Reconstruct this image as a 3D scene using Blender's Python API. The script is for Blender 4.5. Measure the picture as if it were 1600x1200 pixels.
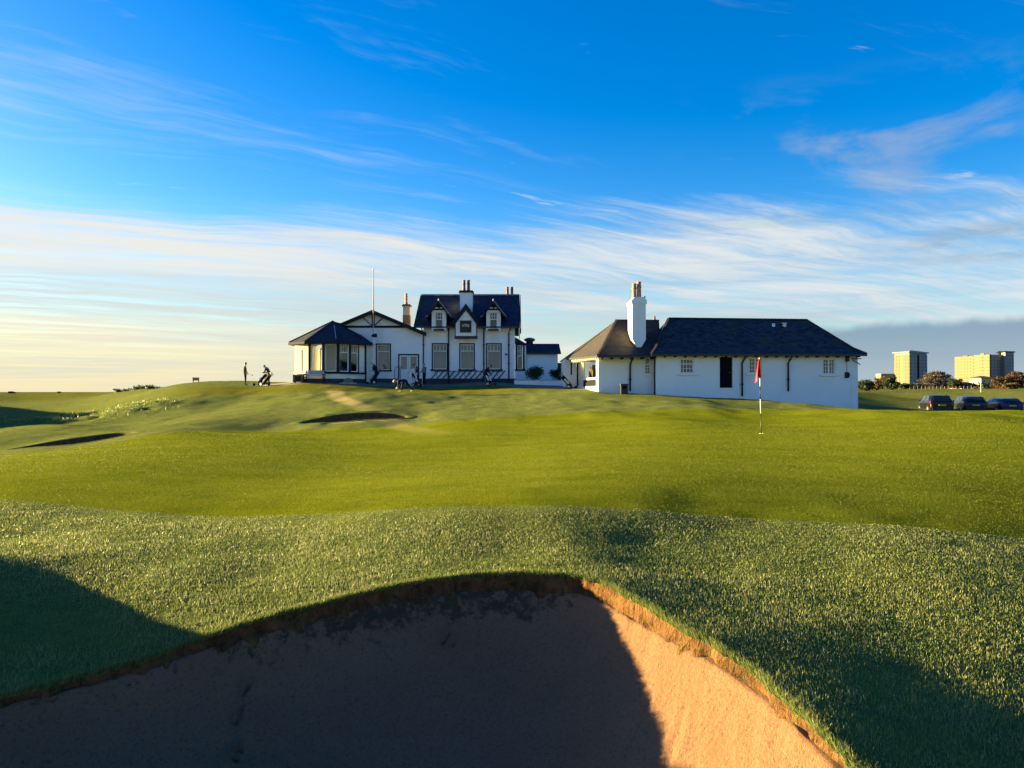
import bpy, bmesh, math, random
import numpy as np
from mathutils import Vector, Matrix
R = math.radians
random.seed(7); rng = np.random.default_rng(7)
for o in list(bpy.data.objects): bpy.data.objects.remove(o)
S = bpy.context.scene; COL = S.collection

# ------------------------------------------------------------------ camera, sky, sun, exposure
SUN_AZ, SUN_EL = R(72), R(7.7)            # degrees left of the view direction, height
cam = bpy.data.cameras.new('camera'); co = bpy.data.objects.new('camera', cam); COL.objects.link(co)
cam.sensor_width = 36; cam.lens = 27.0; cam.clip_start = .05; cam.clip_end = 20000
co.location = (0, 0, 0); co.rotation_euler = (R(90.573), 0, 0); S.camera = co
S.view_settings.view_transform = 'Standard'; S.view_settings.look = 'None'
S.view_settings.exposure = EXPOSURE = 2.95; S.view_settings.gamma = 1; S.view_settings.use_curve_mapping = False
S.cycles.use_denoising = True; S.cycles.sample_clamp_indirect = 1.5; S.cycles.caustics_reflective = False; S.cycles.caustics_refractive = False

class G:
    """tiny node-graph helper"""
    def __init__(s, nt): s.nt = nt
    def n(s, t, **k):
        x = s.nt.nodes.new(t)
        for a, b in k.items(): setattr(x, a, b)
        return x
    def put(s, sock, v):
        if v is None: return
        if isinstance(v, bpy.types.NodeSocket): s.nt.links.new(v, sock)
        else:
            if hasattr(sock, 'default_value') and not isinstance(v, (int, float)) and len(v) == 3 and len(sock.default_value) == 4: v = (*v, 1)
            sock.default_value = v
    def m(s, op, a, b=None, c=None, clamp=False):
        x = s.n('ShaderNodeMath', operation=op, use_clamp=clamp)
        for i, v in enumerate((a, b, c)): s.put(x.inputs[i], v)
        return x.outputs[0]
    def ss(s, v, a, b, lo=0., hi=1.):
        x = s.n('ShaderNodeMapRange', interpolation_type='SMOOTHSTEP')
        for i, q in enumerate((v, a, b, lo, hi)): s.put(x.inputs[i], q)
        return x.outputs[0]
    def lin(s, v, a, b, lo=0., hi=1.):
        x = s.n('ShaderNodeMapRange')
        for i, q in enumerate((v, a, b, lo, hi)): s.put(x.inputs[i], q)
        return x.outputs[0]
    def mix(s, f, a, b, blend='MIX'):
        x = s.n('ShaderNodeMix', data_type='RGBA', blend_type=blend)
        s.put(x.inputs[0], f); s.put(x.inputs[6], a); s.put(x.inputs[7], b)
        return x.outputs[2]
    def noise(s, vec, scale, detail=4, rough=.55, dist=0., out=0):
        x = s.n('ShaderNodeTexNoise'); s.put(x.inputs['Vector'], vec)
        x.inputs['Scale'].default_value = scale; x.inputs['Detail'].default_value = detail
        x.inputs['Roughness'].default_value = rough; x.inputs['Distortion'].default_value = dist
        return x.outputs[out]
    def xyz(s, x, y, z=0.):
        c = s.n('ShaderNodeCombineXYZ')
        for i, v in enumerate((x, y, z)): s.put(c.inputs[i], v)
        return c.outputs[0]
    def sep(s, v):
        c = s.n('ShaderNodeSeparateXYZ'); s.put(c.inputs[0], v); return c.outputs
    def vmul(s, v, k):
        c = s.n('ShaderNodeVectorMath', operation='MULTIPLY'); s.put(c.inputs[0], v); s.put(c.inputs[1], k); return c.outputs[0]

W = bpy.data.worlds.new('World'); S.world = W; W.use_nodes = True
def build_world():
    nt = W.node_tree; g = G(nt)
    bg = nt.nodes['Background']; bg.inputs[1].default_value = SKY_STRENGTH
    sky = g.n('ShaderNodeTexSky', sky_type='NISHITA'); sky.sun_disc = False
    sky.sun_elevation = SUN_EL; sky.sun_rotation = -SUN_AZ % (2 * math.pi)
    sky.altitude = 0; sky.air_density = 1.0; sky.dust_density = .6; sky.ozone_density = 3.0
    hs = g.n('ShaderNodeHueSaturation'); hs.inputs['Hue'].default_value = .515; hs.inputs['Saturation'].default_value = SKY_SAT; hs.inputs['Value'].default_value = SKY_VAL
    g.put(hs.inputs['Color'], sky.outputs[0])
    base = hs.outputs[0]
    d = g.n('ShaderNodeTexCoord').outputs['Generated']
    x, y, z = g.sep(d)
    zc = g.m('MAXIMUM', z, 0.)
    hl = g.m('SQRT', g.m('ADD', g.m('MULTIPLY', x, x), g.m('MULTIPLY', y, y)))
    el = g.m('DIVIDE', zc, g.m('MAXIMUM', hl, .01))                     # tan(elevation)
    k = g.m('DIVIDE', 1., g.m('ADD', zc, .035))
    px = g.m('MULTIPLY', x, k); py = g.m('MULTIPLY', y, k)
    sunx, suny = -math.sin(SUN_AZ), math.cos(SUN_AZ)
    sd = g.m('DIVIDE', g.m('ADD', g.m('MULTIPLY', x, sunx), g.m('MULTIPLY', y, suny)), g.m('MAXIMUM', hl, .01))  # cos of azimuth from the sun
    warm = g.ss(sd, -.35, .95)
    # long fibres, running away and slightly to the right, combed and a little curled
    ca, sa = math.cos(R(33)), math.sin(R(33))
    wq = g.m('SUBTRACT', g.noise(g.xyz(g.m('MULTIPLY', px, .55), g.m('MULTIPLY', py, .55), 12.), 1.0, 3, .5), .5)
    s1 = g.m('ADD', g.m('ADD', g.m('MULTIPLY', px, ca), g.m('MULTIPLY', py, sa)), g.m('MULTIPLY', wq, .8))
    s2 = g.m('ADD', g.m('SUBTRACT', g.m('MULTIPLY', py, ca), g.m('MULTIPLY', px, sa)), g.m('MULTIPLY', wq, .9))
    fib = g.noise(g.xyz(g.m('MULTIPLY', s1, .30), g.m('MULTIPLY', s2, 1.25), 63.8), 1.0, 9, .64, .7)
    fib2 = g.noise(g.xyz(g.m('MULTIPLY', s1, .75), g.m('MULTIPLY', s2, 5.0), 9.7), 1.0, 8, .66, .5)
    fib3 = g.noise(g.xyz(g.m('MULTIPLY', s1, 2.6), g.m('MULTIPLY', s2, 13.), 5.2), 1.0, 6, .65, .3)
    big = g.noise(g.xyz(g.m('MULTIPLY', px, .30), g.m('MULTIPLY', py, .30), SKY_SEED), 1.0, 4, .5)
    rr = g.m('SQRT', g.m('ADD', g.m('MULTIPLY', px, px), g.m('MULTIPLY', py, py)))
    t = g.m('ADD', g.m('ADD', g.m('MULTIPLY', fib, .55), g.m('MULTIPLY', fib2, .30)), g.m('MULTIPLY', fib3, .15))
    cover = g.ss(g.m('ADD', g.m('ADD', rr, g.m('MULTIPLY', g.m('SUBTRACT', big, .5), 3.0)), g.m('MULTIPLY', g.m('SUBTRACT', t, .5), 3.2)), 3.4, 4.6)
    sheet = g.m('MULTIPLY', cover, g.ss(t, .36, .60, .34, 1.))
    wisp = g.m('MULTIPLY', g.ss(t, .50, .68), g.ss(big, .40, .58))
    wisp = g.m('MULTIPLY', wisp, .29)
    # a few small torn flecks higher up
    fn = g.noise(g.xyz(g.m('MULTIPLY', s1, 1.1), g.m('MULTIPLY', s2, 2.6), 31.), 1.0, 5, .6, .3)
    fleck = g.m('MULTIPLY', g.m('MULTIPLY', g.ss(fn, .655, .74), g.ss(fib3, .38, .62)), .75)
    a_c = g.m('MULTIPLY', g.m('MAXIMUM', g.m('MAXIMUM', sheet, wisp), fleck), CLOUD_A)
    bands = g.noise(g.xyz(g.m('MULTIPLY', g.m('ARCTAN2', x, y), 1.1), g.m('MULTIPLY', el, 26.), 4.4), 1.0, 7, .62, .4)
    hi_c = g.mix(warm, (.80, .87, .92), (.95, .93, .84))
    lo_c = g.mix(warm, (.50, .62, .72), (.72, .79, .78))
    cc = g.mix(g.ss(g.m('ADD', g.m('MULTIPLY', bands, .55), g.m('MULTIPLY', t, .45)), .38, .60), lo_c, hi_c)
    col = g.mix(a_c, base, g.vmul(cc, (CLOUD_K,) * 3))
    # warm band towards the horizon on the sun's side
    glow = g.m('MULTIPLY', g.ss(el, .155, .0), g.ss(sd, -.05, .75))
    gc = g.mix(g.ss(bands, .38, .60), (.74, .76, .66), (1.02, .88, .56))
    col = g.mix(g.m('MULTIPLY', glow, .82), col, g.vmul(gc, (CLOUD_K * .98,) * 3))
    # soft grey puffs high on the far side from the sun
    az = g.m('ARCTAN2', x, y)
    side = g.m('MULTIPLY', g.ss(az, .16, .42), g.ss(az, 1.35, .95))                 # that part of the sky only
    pf = g.noise(g.xyz(g.m('MULTIPLY', az, 5.2), g.m('MULTIPLY', el, 11.), 22.), 1.0, 6, .58, .35)
    pa = g.m('MULTIPLY', g.m('MULTIPLY', g.ss(pf, .47, .64), side), g.m('MULTIPLY', g.ss(el, .19, .26), g.ss(el, .40, .31)))
    col = g.mix(g.m('MULTIPLY', pa, .45), col, g.vmul(g.mix(g.ss(pf, .52, .72), (.36, .47, .64), (.52, .56, .68)), (CLOUD_K,) * 3))
    # slate blue bank low down and a thin grey bar above it
    edge = g.m('ADD', .080, g.m('MULTIPLY', g.m('SUBTRACT', g.noise(g.xyz(g.m('MULTIPLY', az, 7.), g.m('MULTIPLY', el, 6.), 5.), 1.0, 7, .65), .5), .030))
    bside = g.m('MULTIPLY', g.ss(az, .10, .42), g.ss(az, 1.5, 1.1))
    bank = g.m('MULTIPLY', g.ss(g.m('SUBTRACT', edge, el), -.003, .010), bside)
    bc = g.mix(g.ss(g.m('ADD', el, g.m('MULTIPLY', g.m('SUBTRACT', bands, .5), .07)), .0, .085), (.44, .54, .62), (.25, .38, .52))
    col = g.mix(g.m('MULTIPLY', bank, .88), col, g.vmul(bc, (CLOUD_K,) * 3))
    bn = g.noise(g.xyz(g.m('MULTIPLY', az, 3.6), g.m('MULTIPLY', el, 20.), 8.), 1.0, 6, .62)
    b2 = g.m('MULTIPLY', g.m('MULTIPLY', g.ss(g.m('ABSOLUTE', g.m('SUBTRACT', el, .165)), .030, .006), g.ss(bn, .44, .56)), g.m('MULTIPLY', g.ss(az, .40, .60), g.ss(az, 1.3, 1.0)))
    col = g.mix(g.m('MULTIPLY', b2, .75), col, g.vmul(g.xyz(.32, .43, .54), (CLOUD_K,) * 3))
    nt.links.new(col, bg.inputs[0])
SKY_SEED = 7.9
SKY_STRENGTH, SKY_SAT, SKY_VAL, CLOUD_K, CLOUD_A = .054, 1.40, .87, 2.22, .97
build_world()
sun = bpy.data.lights.new('sun', 'SUN'); so = bpy.data.objects.new('sun', sun); COL.objects.link(so)
sun.energy = 5.0; sun.angle = R(.5); sun.color = (1.0, .74, .30)
sv = Vector((-math.sin(SUN_AZ) * math.cos(SUN_EL), math.cos(SUN_AZ) * math.cos(SUN_EL), math.sin(SUN_EL)))
so.rotation_euler = sv.to_track_quat('Z', 'Y').to_euler(); so.location = (-40, 20, 30)

# ------------------------------------------------------------------ helpers
def P(u, v, d): return ((u - 800) / 1200 * d, d, (612 - v) / 1200 * d)
def PX(u, d): return (u - 800) / 1200 * d
def PZ(v, d): return (612 - v) / 1200 * d

def tag(o, label=None, cat=None, group=None, kind=None):
    if label: o['label'] = label
    if cat: o['category'] = cat
    if group: o['group'] = group
    if kind: o['kind'] = kind
    return o
def thing(name, label, cat, loc=(0, 0, 0), rz=0, group=None):
    o = bpy.data.objects.new(name, None); COL.objects.link(o); o.empty_display_size = .2
    o.location = loc; o.rotation_euler = (0, 0, rz)
    return tag(o, label, cat, group)
def obj(name, me, parent=None):
    o = bpy.data.objects.new(name, me); COL.objects.link(o)
    if parent is not None: o.parent = parent
    return o
def dup(root, loc, rz=None, label=None, group=None):
    def cp(o, par):
        c = o.copy(); COL.objects.link(c)
        if par is not None: c.parent = par
        for ch in list(o.children): cp(ch, c)
        return c
    r = cp(root, None); r.location = loc
    if rz is not None: r.rotation_euler = (0, 0, rz)
    if label: r['label'] = label
    if group: r['group'] = group
    return r

def frame(O, e1, inward):
    O = Vector(O); e1 = Vector(e1).normalized(); q = Vector(inward).normalized()
    return lambda s, t, z: O + e1 * s + q * t + Vector((0, 0, z))
ID = lambda a, b, c: Vector((a, b, c))

class MB:
    """collects polygons, builds ONE mesh object"""
    def __init__(s, T=ID): s.v = []; s.f = []; s.mi = []; s.T = T; s.cur = 0; s.sm = []; s.smooth = False
    def vert(s, p): s.v.append(tuple(s.T(*p))); return len(s.v) - 1
    def face(s, pts):
        s.f.append([s.vert(p) for p in pts]); s.mi.append(s.cur); s.sm.append(s.smooth)
    def idx(s, ids): s.f.append(list(ids)); s.mi.append(s.cur); s.sm.append(s.smooth)
    def box(s, a0, a1, b0, b1, c0, c1):
        i = [s.vert(p) for p in ((a0,b0,c0),(a1,b0,c0),(a1,b1,c0),(a0,b1,c0),(a0,b0,c1),(a1,b0,c1),(a1,b1,c1),(a0,b1,c1))]
        for q in ((0,3,2,1),(4,5,6,7),(0,1,5,4),(1,2,6,5),(2,3,7,6),(3,0,4,7)): s.idx([i[k] for k in q])
        return s
    def slab(s, pts, off):
        """polygon pts extruded by vector off"""
        off = Vector(off); n = len(pts)
        a = [s.vert(p) for p in pts]; b = [s.vert(tuple(Vector(p) + off)) for p in pts]
        s.idx(a[::-1]); s.idx(b)
        for k in range(n): s.idx((a[k], a[(k+1) % n], b[(k+1) % n], b[k]))
        return s
    def bar(s, p, q, w, h=None, up=(0, 0, 1)):
        """rectangular bar from p to q (in MB coordinates)"""
        p = Vector(p); q = Vector(q); h = h or w; d = (q - p).normalized(); up = Vector(up)
        if abs(d.dot(up)) > .95: up = Vector((0, 1, 0))
        a = d.cross(up).normalized() * w / 2; b = a.cross(d).normalized() * h / 2
        i = [s.vert(tuple(c + x + y)) for c in (p, q) for x, y in ((-a,-b),(a,-b),(a,b),(-a,b))]
        for t in ((0,1,2,3),(7,6,5,4),(0,4,5,1),(1,5,6,2),(2,6,7,3),(3,7,4,0)): s.idx([i[k] for k in t])
        return s
    def tube(s, pts, rad, n=8, caps=True):
        pts = [Vector(p) for p in pts]; rings = []; rad = rad if isinstance(rad, (list, tuple)) else [rad] * len(pts)
        sm0 = s.smooth; s.smooth = True
        for k, p in enumerate(pts):
            d = (pts[min(k+1, len(pts)-1)] - pts[max(k-1, 0)]).normalized()
            u = Vector((0, 0, 1)) if abs(d.z) < .9 else Vector((0, 1, 0))
            a = d.cross(u).normalized(); b = d.cross(a).normalized()
            rings.append([s.vert(tuple(p + (a * math.cos(2*math.pi*j/n) + b * math.sin(2*math.pi*j/n)) * rad[k])) for j in range(n)])
        for r0, r1 in zip(rings, rings[1:]):
            for j in range(n): s.idx((r0[j], r0[(j+1) % n], r1[(j+1) % n], r1[j]))
        s.smooth = False
        if caps: s.idx(rings[0][::-1]); s.idx(rings[-1])
        s.smooth = sm0
        return s
    def lathe(s, prof, n=14, c=(0, 0)):
        return s.tube([(c[0], c[1], z) for r, z in prof], [max(r, .001) for r, z in prof], n)
    def mesh(s, name, mats, off=(0, 0, 0)):
        me = bpy.data.meshes.new(name); o = Vector(off)
        me.from_pydata([(x - o.x, y - o.y, z - o.z) for x, y, z in s.v], [], s.f)
        for m in (mats if isinstance(mats, (list, tuple)) else [mats]): me.materials.append(m)
        me.polygons.foreach_set('material_index', s.mi); me.polygons.foreach_set('use_smooth', s.sm)
        uv = me.uv_layers.new(name='UVMap'); Z = Vector((0, 0, 1)); data = np.zeros(len(me.loops) * 2)
        for p in me.polygons:
            a = Z.cross(p.normal); a = a.normalized() if a.length > .02 else Vector((1, 0, 0)); b = p.normal.cross(a)
            for li in p.loop_indices:
                c = me.vertices[me.loops[li].vertex_index].co
                data[2*li] = c.dot(a); data[2*li+1] = c.dot(b)
        uv.data.foreach_set('uv', data); me.update()
        return me
    def build(s, name, mats, parent=None, world=True):
        off = parent.location if (parent is not None and world) else (0, 0, 0)
        if parent is not None and world and parent.parent is not None: off = parent.parent.location + parent.location
        return obj(name, s.mesh(name, mats, off), parent)

# materials -------------------------------------------------------
def pmat(name, col, rough=.7, var=.15, scale=3., bump=0., bscale=30., spec=.4, metal=0., stain=None, detail=5):
    m = bpy.data.materials.new(name); m.use_nodes = True; g = G(m.node_tree)
    b = m.node_tree.nodes['Principled BSDF']
    tc = g.n('ShaderNodeTexCoord').outputs['Object']
    nz = g.noise(tc, scale, detail, .6)
    c = g.mix(g.lin(nz, .25, .75), tuple(x * (1 - var) for x in col), tuple(min(1, x * (1 + var)) for x in col))
    if stain:
        n2 = g.noise(g.vmul(tc, (1.3, 1.3, .35)), stain[0], 6, .65)
        c = g.mix(g.m('MULTIPLY', g.ss(n2, .5, .75), stain[2]), c, stain[1])
    g.put(b.inputs['Base Color'], c)
    b.inputs['Roughness'].default_value = rough; b.inputs['Metallic'].default_value = metal
    b.inputs['Specular IOR Level'].default_value = spec
    if bump:
        bp = g.n('ShaderNodeBump'); bp.inputs['Strength'].default_value = .8; bp.inputs['Distance'].default_value = bump
        g.put(bp.inputs['Height'], g.noise(tc, bscale, 4, .6)); g.put(b.inputs['Normal'], bp.outputs[0])
    return m
def slate_mat(name, c1, c2, lichen, lk, w=.28, h=.2):
    m = bpy.data.materials.new(name); m.use_nodes = True; g = G(m.node_tree); b = m.node_tree.nodes['Principled BSDF']
    uv = g.n('ShaderNodeTexCoord').outputs['UV']
    br = g.n('ShaderNodeTexBrick'); g.put(br.inputs['Vector'], uv)
    br.inputs['Scale'].default_value = 1; br.inputs['Brick Width'].default_value = w; br.inputs['Row Height'].default_value = h
    br.inputs['Mortar Size'].default_value = .008; br.inputs['Mortar Smooth'].default_value = .3
    g.put(br.inputs['Color1'], c1); g.put(br.inputs['Color2'], c2); g.put(br.inputs['Mortar'], tuple(x * .35 for x in c1))
    nz = g.noise(uv, .6, 8, .7); n2 = g.noise(uv, 5., 5, .75)
    c = g.mix(g.m('MULTIPLY', g.ss(nz, .48, .72), lk), br.outputs['Color'], lichen)
    c = g.mix(g.m('MULTIPLY', g.ss(n2, .62, .75), .5), c, tuple(min(1, x * 3.4) for x in c2))
    g.put(b.inputs['Base Color'], c); b.inputs['Roughness'].default_value = .7; b.inputs['Specular IOR Level'].default_value = .12
    bp = g.n('ShaderNodeBump'); bp.inputs['Strength'].default_value = .9; bp.inputs['Distance'].default_value = .02
    vv = g.sep(uv)[1]
    saw = g.m('FRACT', g.m('DIVIDE', vv, h))
    g.put(bp.inputs['Height'], g.m('SUBTRACT', g.m('ADD', g.m('MULTIPLY', n2, .5), g.m('MULTIPLY', br.outputs['Fac'], -.6)), g.m('MULTIPLY', saw, .9)))
    g.put(b.inputs['Normal'], bp.outputs[0])
    return m
def glass_mat(name, tint=(.9, .93, .92), gloss=.05):
    m = bpy.data.materials.new(name); m.use_nodes = True; nt = m.node_tree; g = G(nt)
    nt.nodes.remove(nt.nodes['Principled BSDF'])
    t = g.n('ShaderNodeBsdfTransparent'); t.inputs[0].default_value = (*tint, 1)
    gl = g.n('ShaderNodeBsdfGlossy'); gl.inputs['Roughness'].default_value = gloss; gl.inputs[0].default_value = (1, 1, 1, 1)
    fr = g.n('ShaderNodeFresnel'); fr.inputs[0].default_value = 1.5
    tc = g.n('ShaderNodeTexCoord').outputs['Object']
    bp = g.n('ShaderNodeBump'); bp.inputs['Strength'].default_value = .15; bp.inputs['Distance'].default_value = .02
    g.put(bp.inputs['Height'], g.noise(tc, 1.2, 2)); g.put(gl.inputs['Normal'], bp.outputs[0])
    mx = g.n('ShaderNodeMixShader'); g.put(mx.inputs[0], g.m('MULTIPLY', g.m('MULTIPLY', fr.outputs[0], 1.5, clamp=True), g.m('SUBTRACT', 1., g.n('ShaderNodeNewGeometry').outputs['Backfacing']))); nt.links.new(t.outputs[0], mx.inputs[1]); nt.links.new(gl.outputs[0], mx.inputs[2])
    nt.links.new(mx.outputs[0], nt.nodes['Material Output'].inputs[0])
    return m
M = {}
M['white'] = pmat('white_harling', (.84, .84, .83), .85, .035, .8, .003, 45., .2, stain=(.5, (.62, .61, .57), .5))
M['paint'] = pmat('white_paint', (.80, .80, .78), .5, .03, 4.)
M['cream'] = pmat('cream_wall', (.84, .80, .66), .8, .03, 2., .002, 40.)
M['dark'] = pmat('black_trim', (.022, .026, .034), .8, .25, 6., spec=.08)
M['gutter'] = pmat('black_gutter', (.018, .02, .026), .4, .2, 6.)
M['plinth'] = pmat('plinth_paint', (.03, .033, .04), .6, .3, 3.)
M['slate'] = slate_mat('blue_slate', (.014, .019, .040), (.034, .041, .068), (.03, .038, .036), .6)
M['slate2'] = slate_mat('mossy_slate', (.015, .019, .036), (.050, .054, .072), (.055, .064, .034), .9, .25, .18)
M['slate3'] = slate_mat('brown_slate', (.028, .026, .029), (.050, .042, .042), (.045, .044, .032), .5, .25, .18)
M['lead'] = pmat('lead_flashing', (.30, .31, .33), .55, .15, 8.)
M['glass'] = glass_mat('window_glass')
M['blind'] = pmat('pale_blind', (.15, .185, .175), .8, .08, 2.)
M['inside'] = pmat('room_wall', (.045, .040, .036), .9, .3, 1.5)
M['door'] = pmat('black_door', (.006, .007, .010), .8, .3, 3., spec=.08)
M['clay'] = pmat('clay_pot', (.34, .15, .085), .75, .3, 9., .005, 60.)
M['brick'] = pmat('weathered_stone', (.20, .13, .10), .85, .4, 7., .01, 40.)
M['grey'] = pmat('grey_metal', (.35, .36, .38), .4, .1, 6., metal=.6)
M['green_metal'] = pmat('green_cowl', (.05, .09, .08), .5, .2, 6.)
M['wood'] = pmat('weathered_wood', (.23, .15, .09), .75, .3, 12., .004, 80.)
M['stone'] = pmat('pale_stone', (.42, .39, .33), .85, .15, 8., .008, 50.)
M['black'] = pmat('black_plastic', (.012, .013, .016), .45, .2, 9.)
M['rubber'] = pmat('rubber', (.015, .015, .016), .8, .2, 9.)
M['red'] = pmat('red_cloth', (.75, .03, .035), .75, .12, 14.)
M['skin'] = pmat('skin', (.50, .29, .21), .55, .08, 20.)
M['leafsoil'] = pmat('soil', (.05, .036, .022), .95, .4, 14., .02, 30.)
M['moss_stone'] = pmat('moss_stone', (.17, .17, .13), .9, .35, 7., .01, 40.)
# ------------------------------------------------------------------ terrain
CTRL = [  # (u, v, distance) seen points
 (1189,681,21),(850,790,7.6),(1000,793,7.6),(640,793,7.8),(330,806,8.2),(0,783,9.2),(1250,812,7.4),(1600,842,7.15),
 (800,720,14),(400,722,14),(0,722,15.5),(1300,702,17),(1600,722,15),(800,664,27),(1200,652,29),(1600,643,33),(1350,642,33),
 (1100,642,32),(950,645,32),(1000,626,41),(1015,617,46.5),(1340,637.5,46.5),(1180,626,46.5),(950,611,49.5),(900,606,54),(935,608,50.5),
 (650,654,33),(700,649,32),(560,660,31),(420,666,31),(600,642,36),(700,640,36),(500,640,38),(600,619,46),(600,613.5,51),(630,616,50),(600,606,56),(600,599.5,60),
 (600,598,62),(750,598,62),(470,598,60),(500,598,64),(800,612,51),(800,625,43),(850,638,35),(880,618,46),(870,603,60),(800,600,62),(700,608,55),(740,603,58),
 (400,605,58),(383,603,59),(300,597,66),(340,597,64),(400,597.5,66),(275,600,66),(250,606,68),(180,613,90),(100,615.5,130),(0,616.5,140),(430,601,62),
 (350,624,46),(420,620,46),(420,630,42),(250,645,39),(330,655,33),(200,664,33),(240,676,25.5),(330,667,29),(110,700,22),(30,703,22),(20,692,25.5),(100,682,26.5),(190,676,27),
 (0,712,20),(100,668,30),(0,676,29),(60,655,50),(0,655,48),(0,634,72),(100,627,75),(150,620,92),(190,632,52),
 (1400,634,66),(1480,641,60),(1600,641,60),(1750,642,60),(1400,619,110),(1600,617,120),(1400,609,210),(1600,607.5,220),(1500,607,300),(1900,607,300),(1900,630,70),(1900,660,32),(2000,760,13),
 (1300,612,95),(1000,604,100),(700,600,90),(500,602,90),(350,606,100),(0,615,400),(800,605,400),(1500,605.5,420),(-700,616,300),(-60,645,58),(-60,638,66),(-400,690,28),(-300,760,13),
 (300,905,5.75),(0,938,5.35),(150,862,6.6),(0,845,7.2),(1300,905,5.7),(1600,950,5.15),(1600,1200,3.27),(1450,1010,4.52),(1120,890,5.92),(1000,848,6.6),(800,845,6.52),(600,850,6.5),(420,880,6.2),(1420,860,6.38)]
RIMV = [(-60,1112,4.0),(0,1085,4.15),(120,1057,4.35),(250,1020,4.6),(400,967,4.9),(500,941,5.12),(600,917,5.36),(700,901,5.52),(830,892,5.58),(930,903,5.38),(980,932,5.02),(1050,972,4.56),(1100,998,4.3),
 (1150,1032,4.02),(1200,1069,3.75),(1250,1113,3.47),(1290,1150,3.28),(1330,1200,3.08)]
RIM = [P(*r) for r in RIMV] + [(1.42,2.5,-1.56),(1.1,1.95,-1.6),(.3,1.62,-1.62),(-.8,1.55,-1.64),(-1.9,1.85,-1.66),(-2.7,2.5,-1.68),(-3.1,3.2,-1.68)]
BC = np.array([-.72, 3.62])
HARD = [(0,0,-1.6),(0,-6,-1.6),(-4,0,-1.55),(4,0,-1.75),(-5,3.6,-1.3),(-5.8,7.1,-1.32),(-7.5,8.5,-1.42),(6,3,-1.8),(-10,3,-1.3),(10,0,-1.9),(-25,0,-1.2),(25,0,-1.9),(0,-30,-1.6),(-80,0,-1),(80,0,-1.9),
        (-120,-120,-1.2),(120,-120,-1.5),(0,-400,-1.2),(-400,0,-1.4),(400,0,-1.2),(-4.2,5.6,-1.25),(-4.2,4.5,-1.36),(-5.9,5.75,-.82),(-5.3,4.7,-1.45),(-6.1,6.3,-1.0),(-60,58,3.4),(-62,50,3.0),(-58,66,1.6),(-78,60,2.0),(3.5,1.6,-1.75)]  # includes an unseen mound and dune at left, shaped to cast shade into view
cp = np.array([P(*c) for c in CTRL] + RIM + HARD)
def warp(x, y):
    r = np.hypot(x, y) + 1e-9; g = np.arcsinh(r / 3.) / r
    return x * g, y * g
def _k(r2): return np.where(r2 > 1e-12, .5 * r2 * np.log(np.maximum(r2, 1e-12)), 0)
cx, cy = warp(cp[:, 0], cp[:, 1]); n = len(cp)
A = np.zeros((n + 3, n + 3)); A[:n, :n] = _k((cx[:, None] - cx) ** 2 + (cy[:, None] - cy) ** 2) + np.eye(n) * 2e-4
A[:n, n] = A[n, :n] = 1; A[:n, n+1] = A[n+1, :n] = cx; A[:n, n+2] = A[n+2, :n] = cy
TW = np.linalg.solve(A, np.concatenate([cp[:, 2], np.zeros(3)]))

def hash2(i, j, s):
    h = (i.astype(np.int64) * 374761393 + j.astype(np.int64) * 668265263 + s * 974634777) & 0xffffffff
    h = ((h ^ (h >> 13)) * 1274126177) & 0xffffffff
    return ((h ^ (h >> 16)) & 0xffff) / 65535.
def vnoise(x, y, s=0):
    i = np.floor(x); j = np.floor(y); fx = x - i; fy = y - j
    fx = fx*fx*fx*(fx*(fx*6-15)+10); fy = fy*fy*fy*(fy*(fy*6-15)+10)
    a = hash2(i, j, s); b = hash2(i+1, j, s); c = hash2(i, j+1, s); d = hash2(i+1, j+1, s)
    return (a*(1-fx)+b*fx)*(1-fy) + (c*(1-fx)+d*fx)*fy - .5
def sst(x, a, b):
    t = np.clip((x - a) / (b - a), 0, 1); return t*t*(3-2*t)
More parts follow.
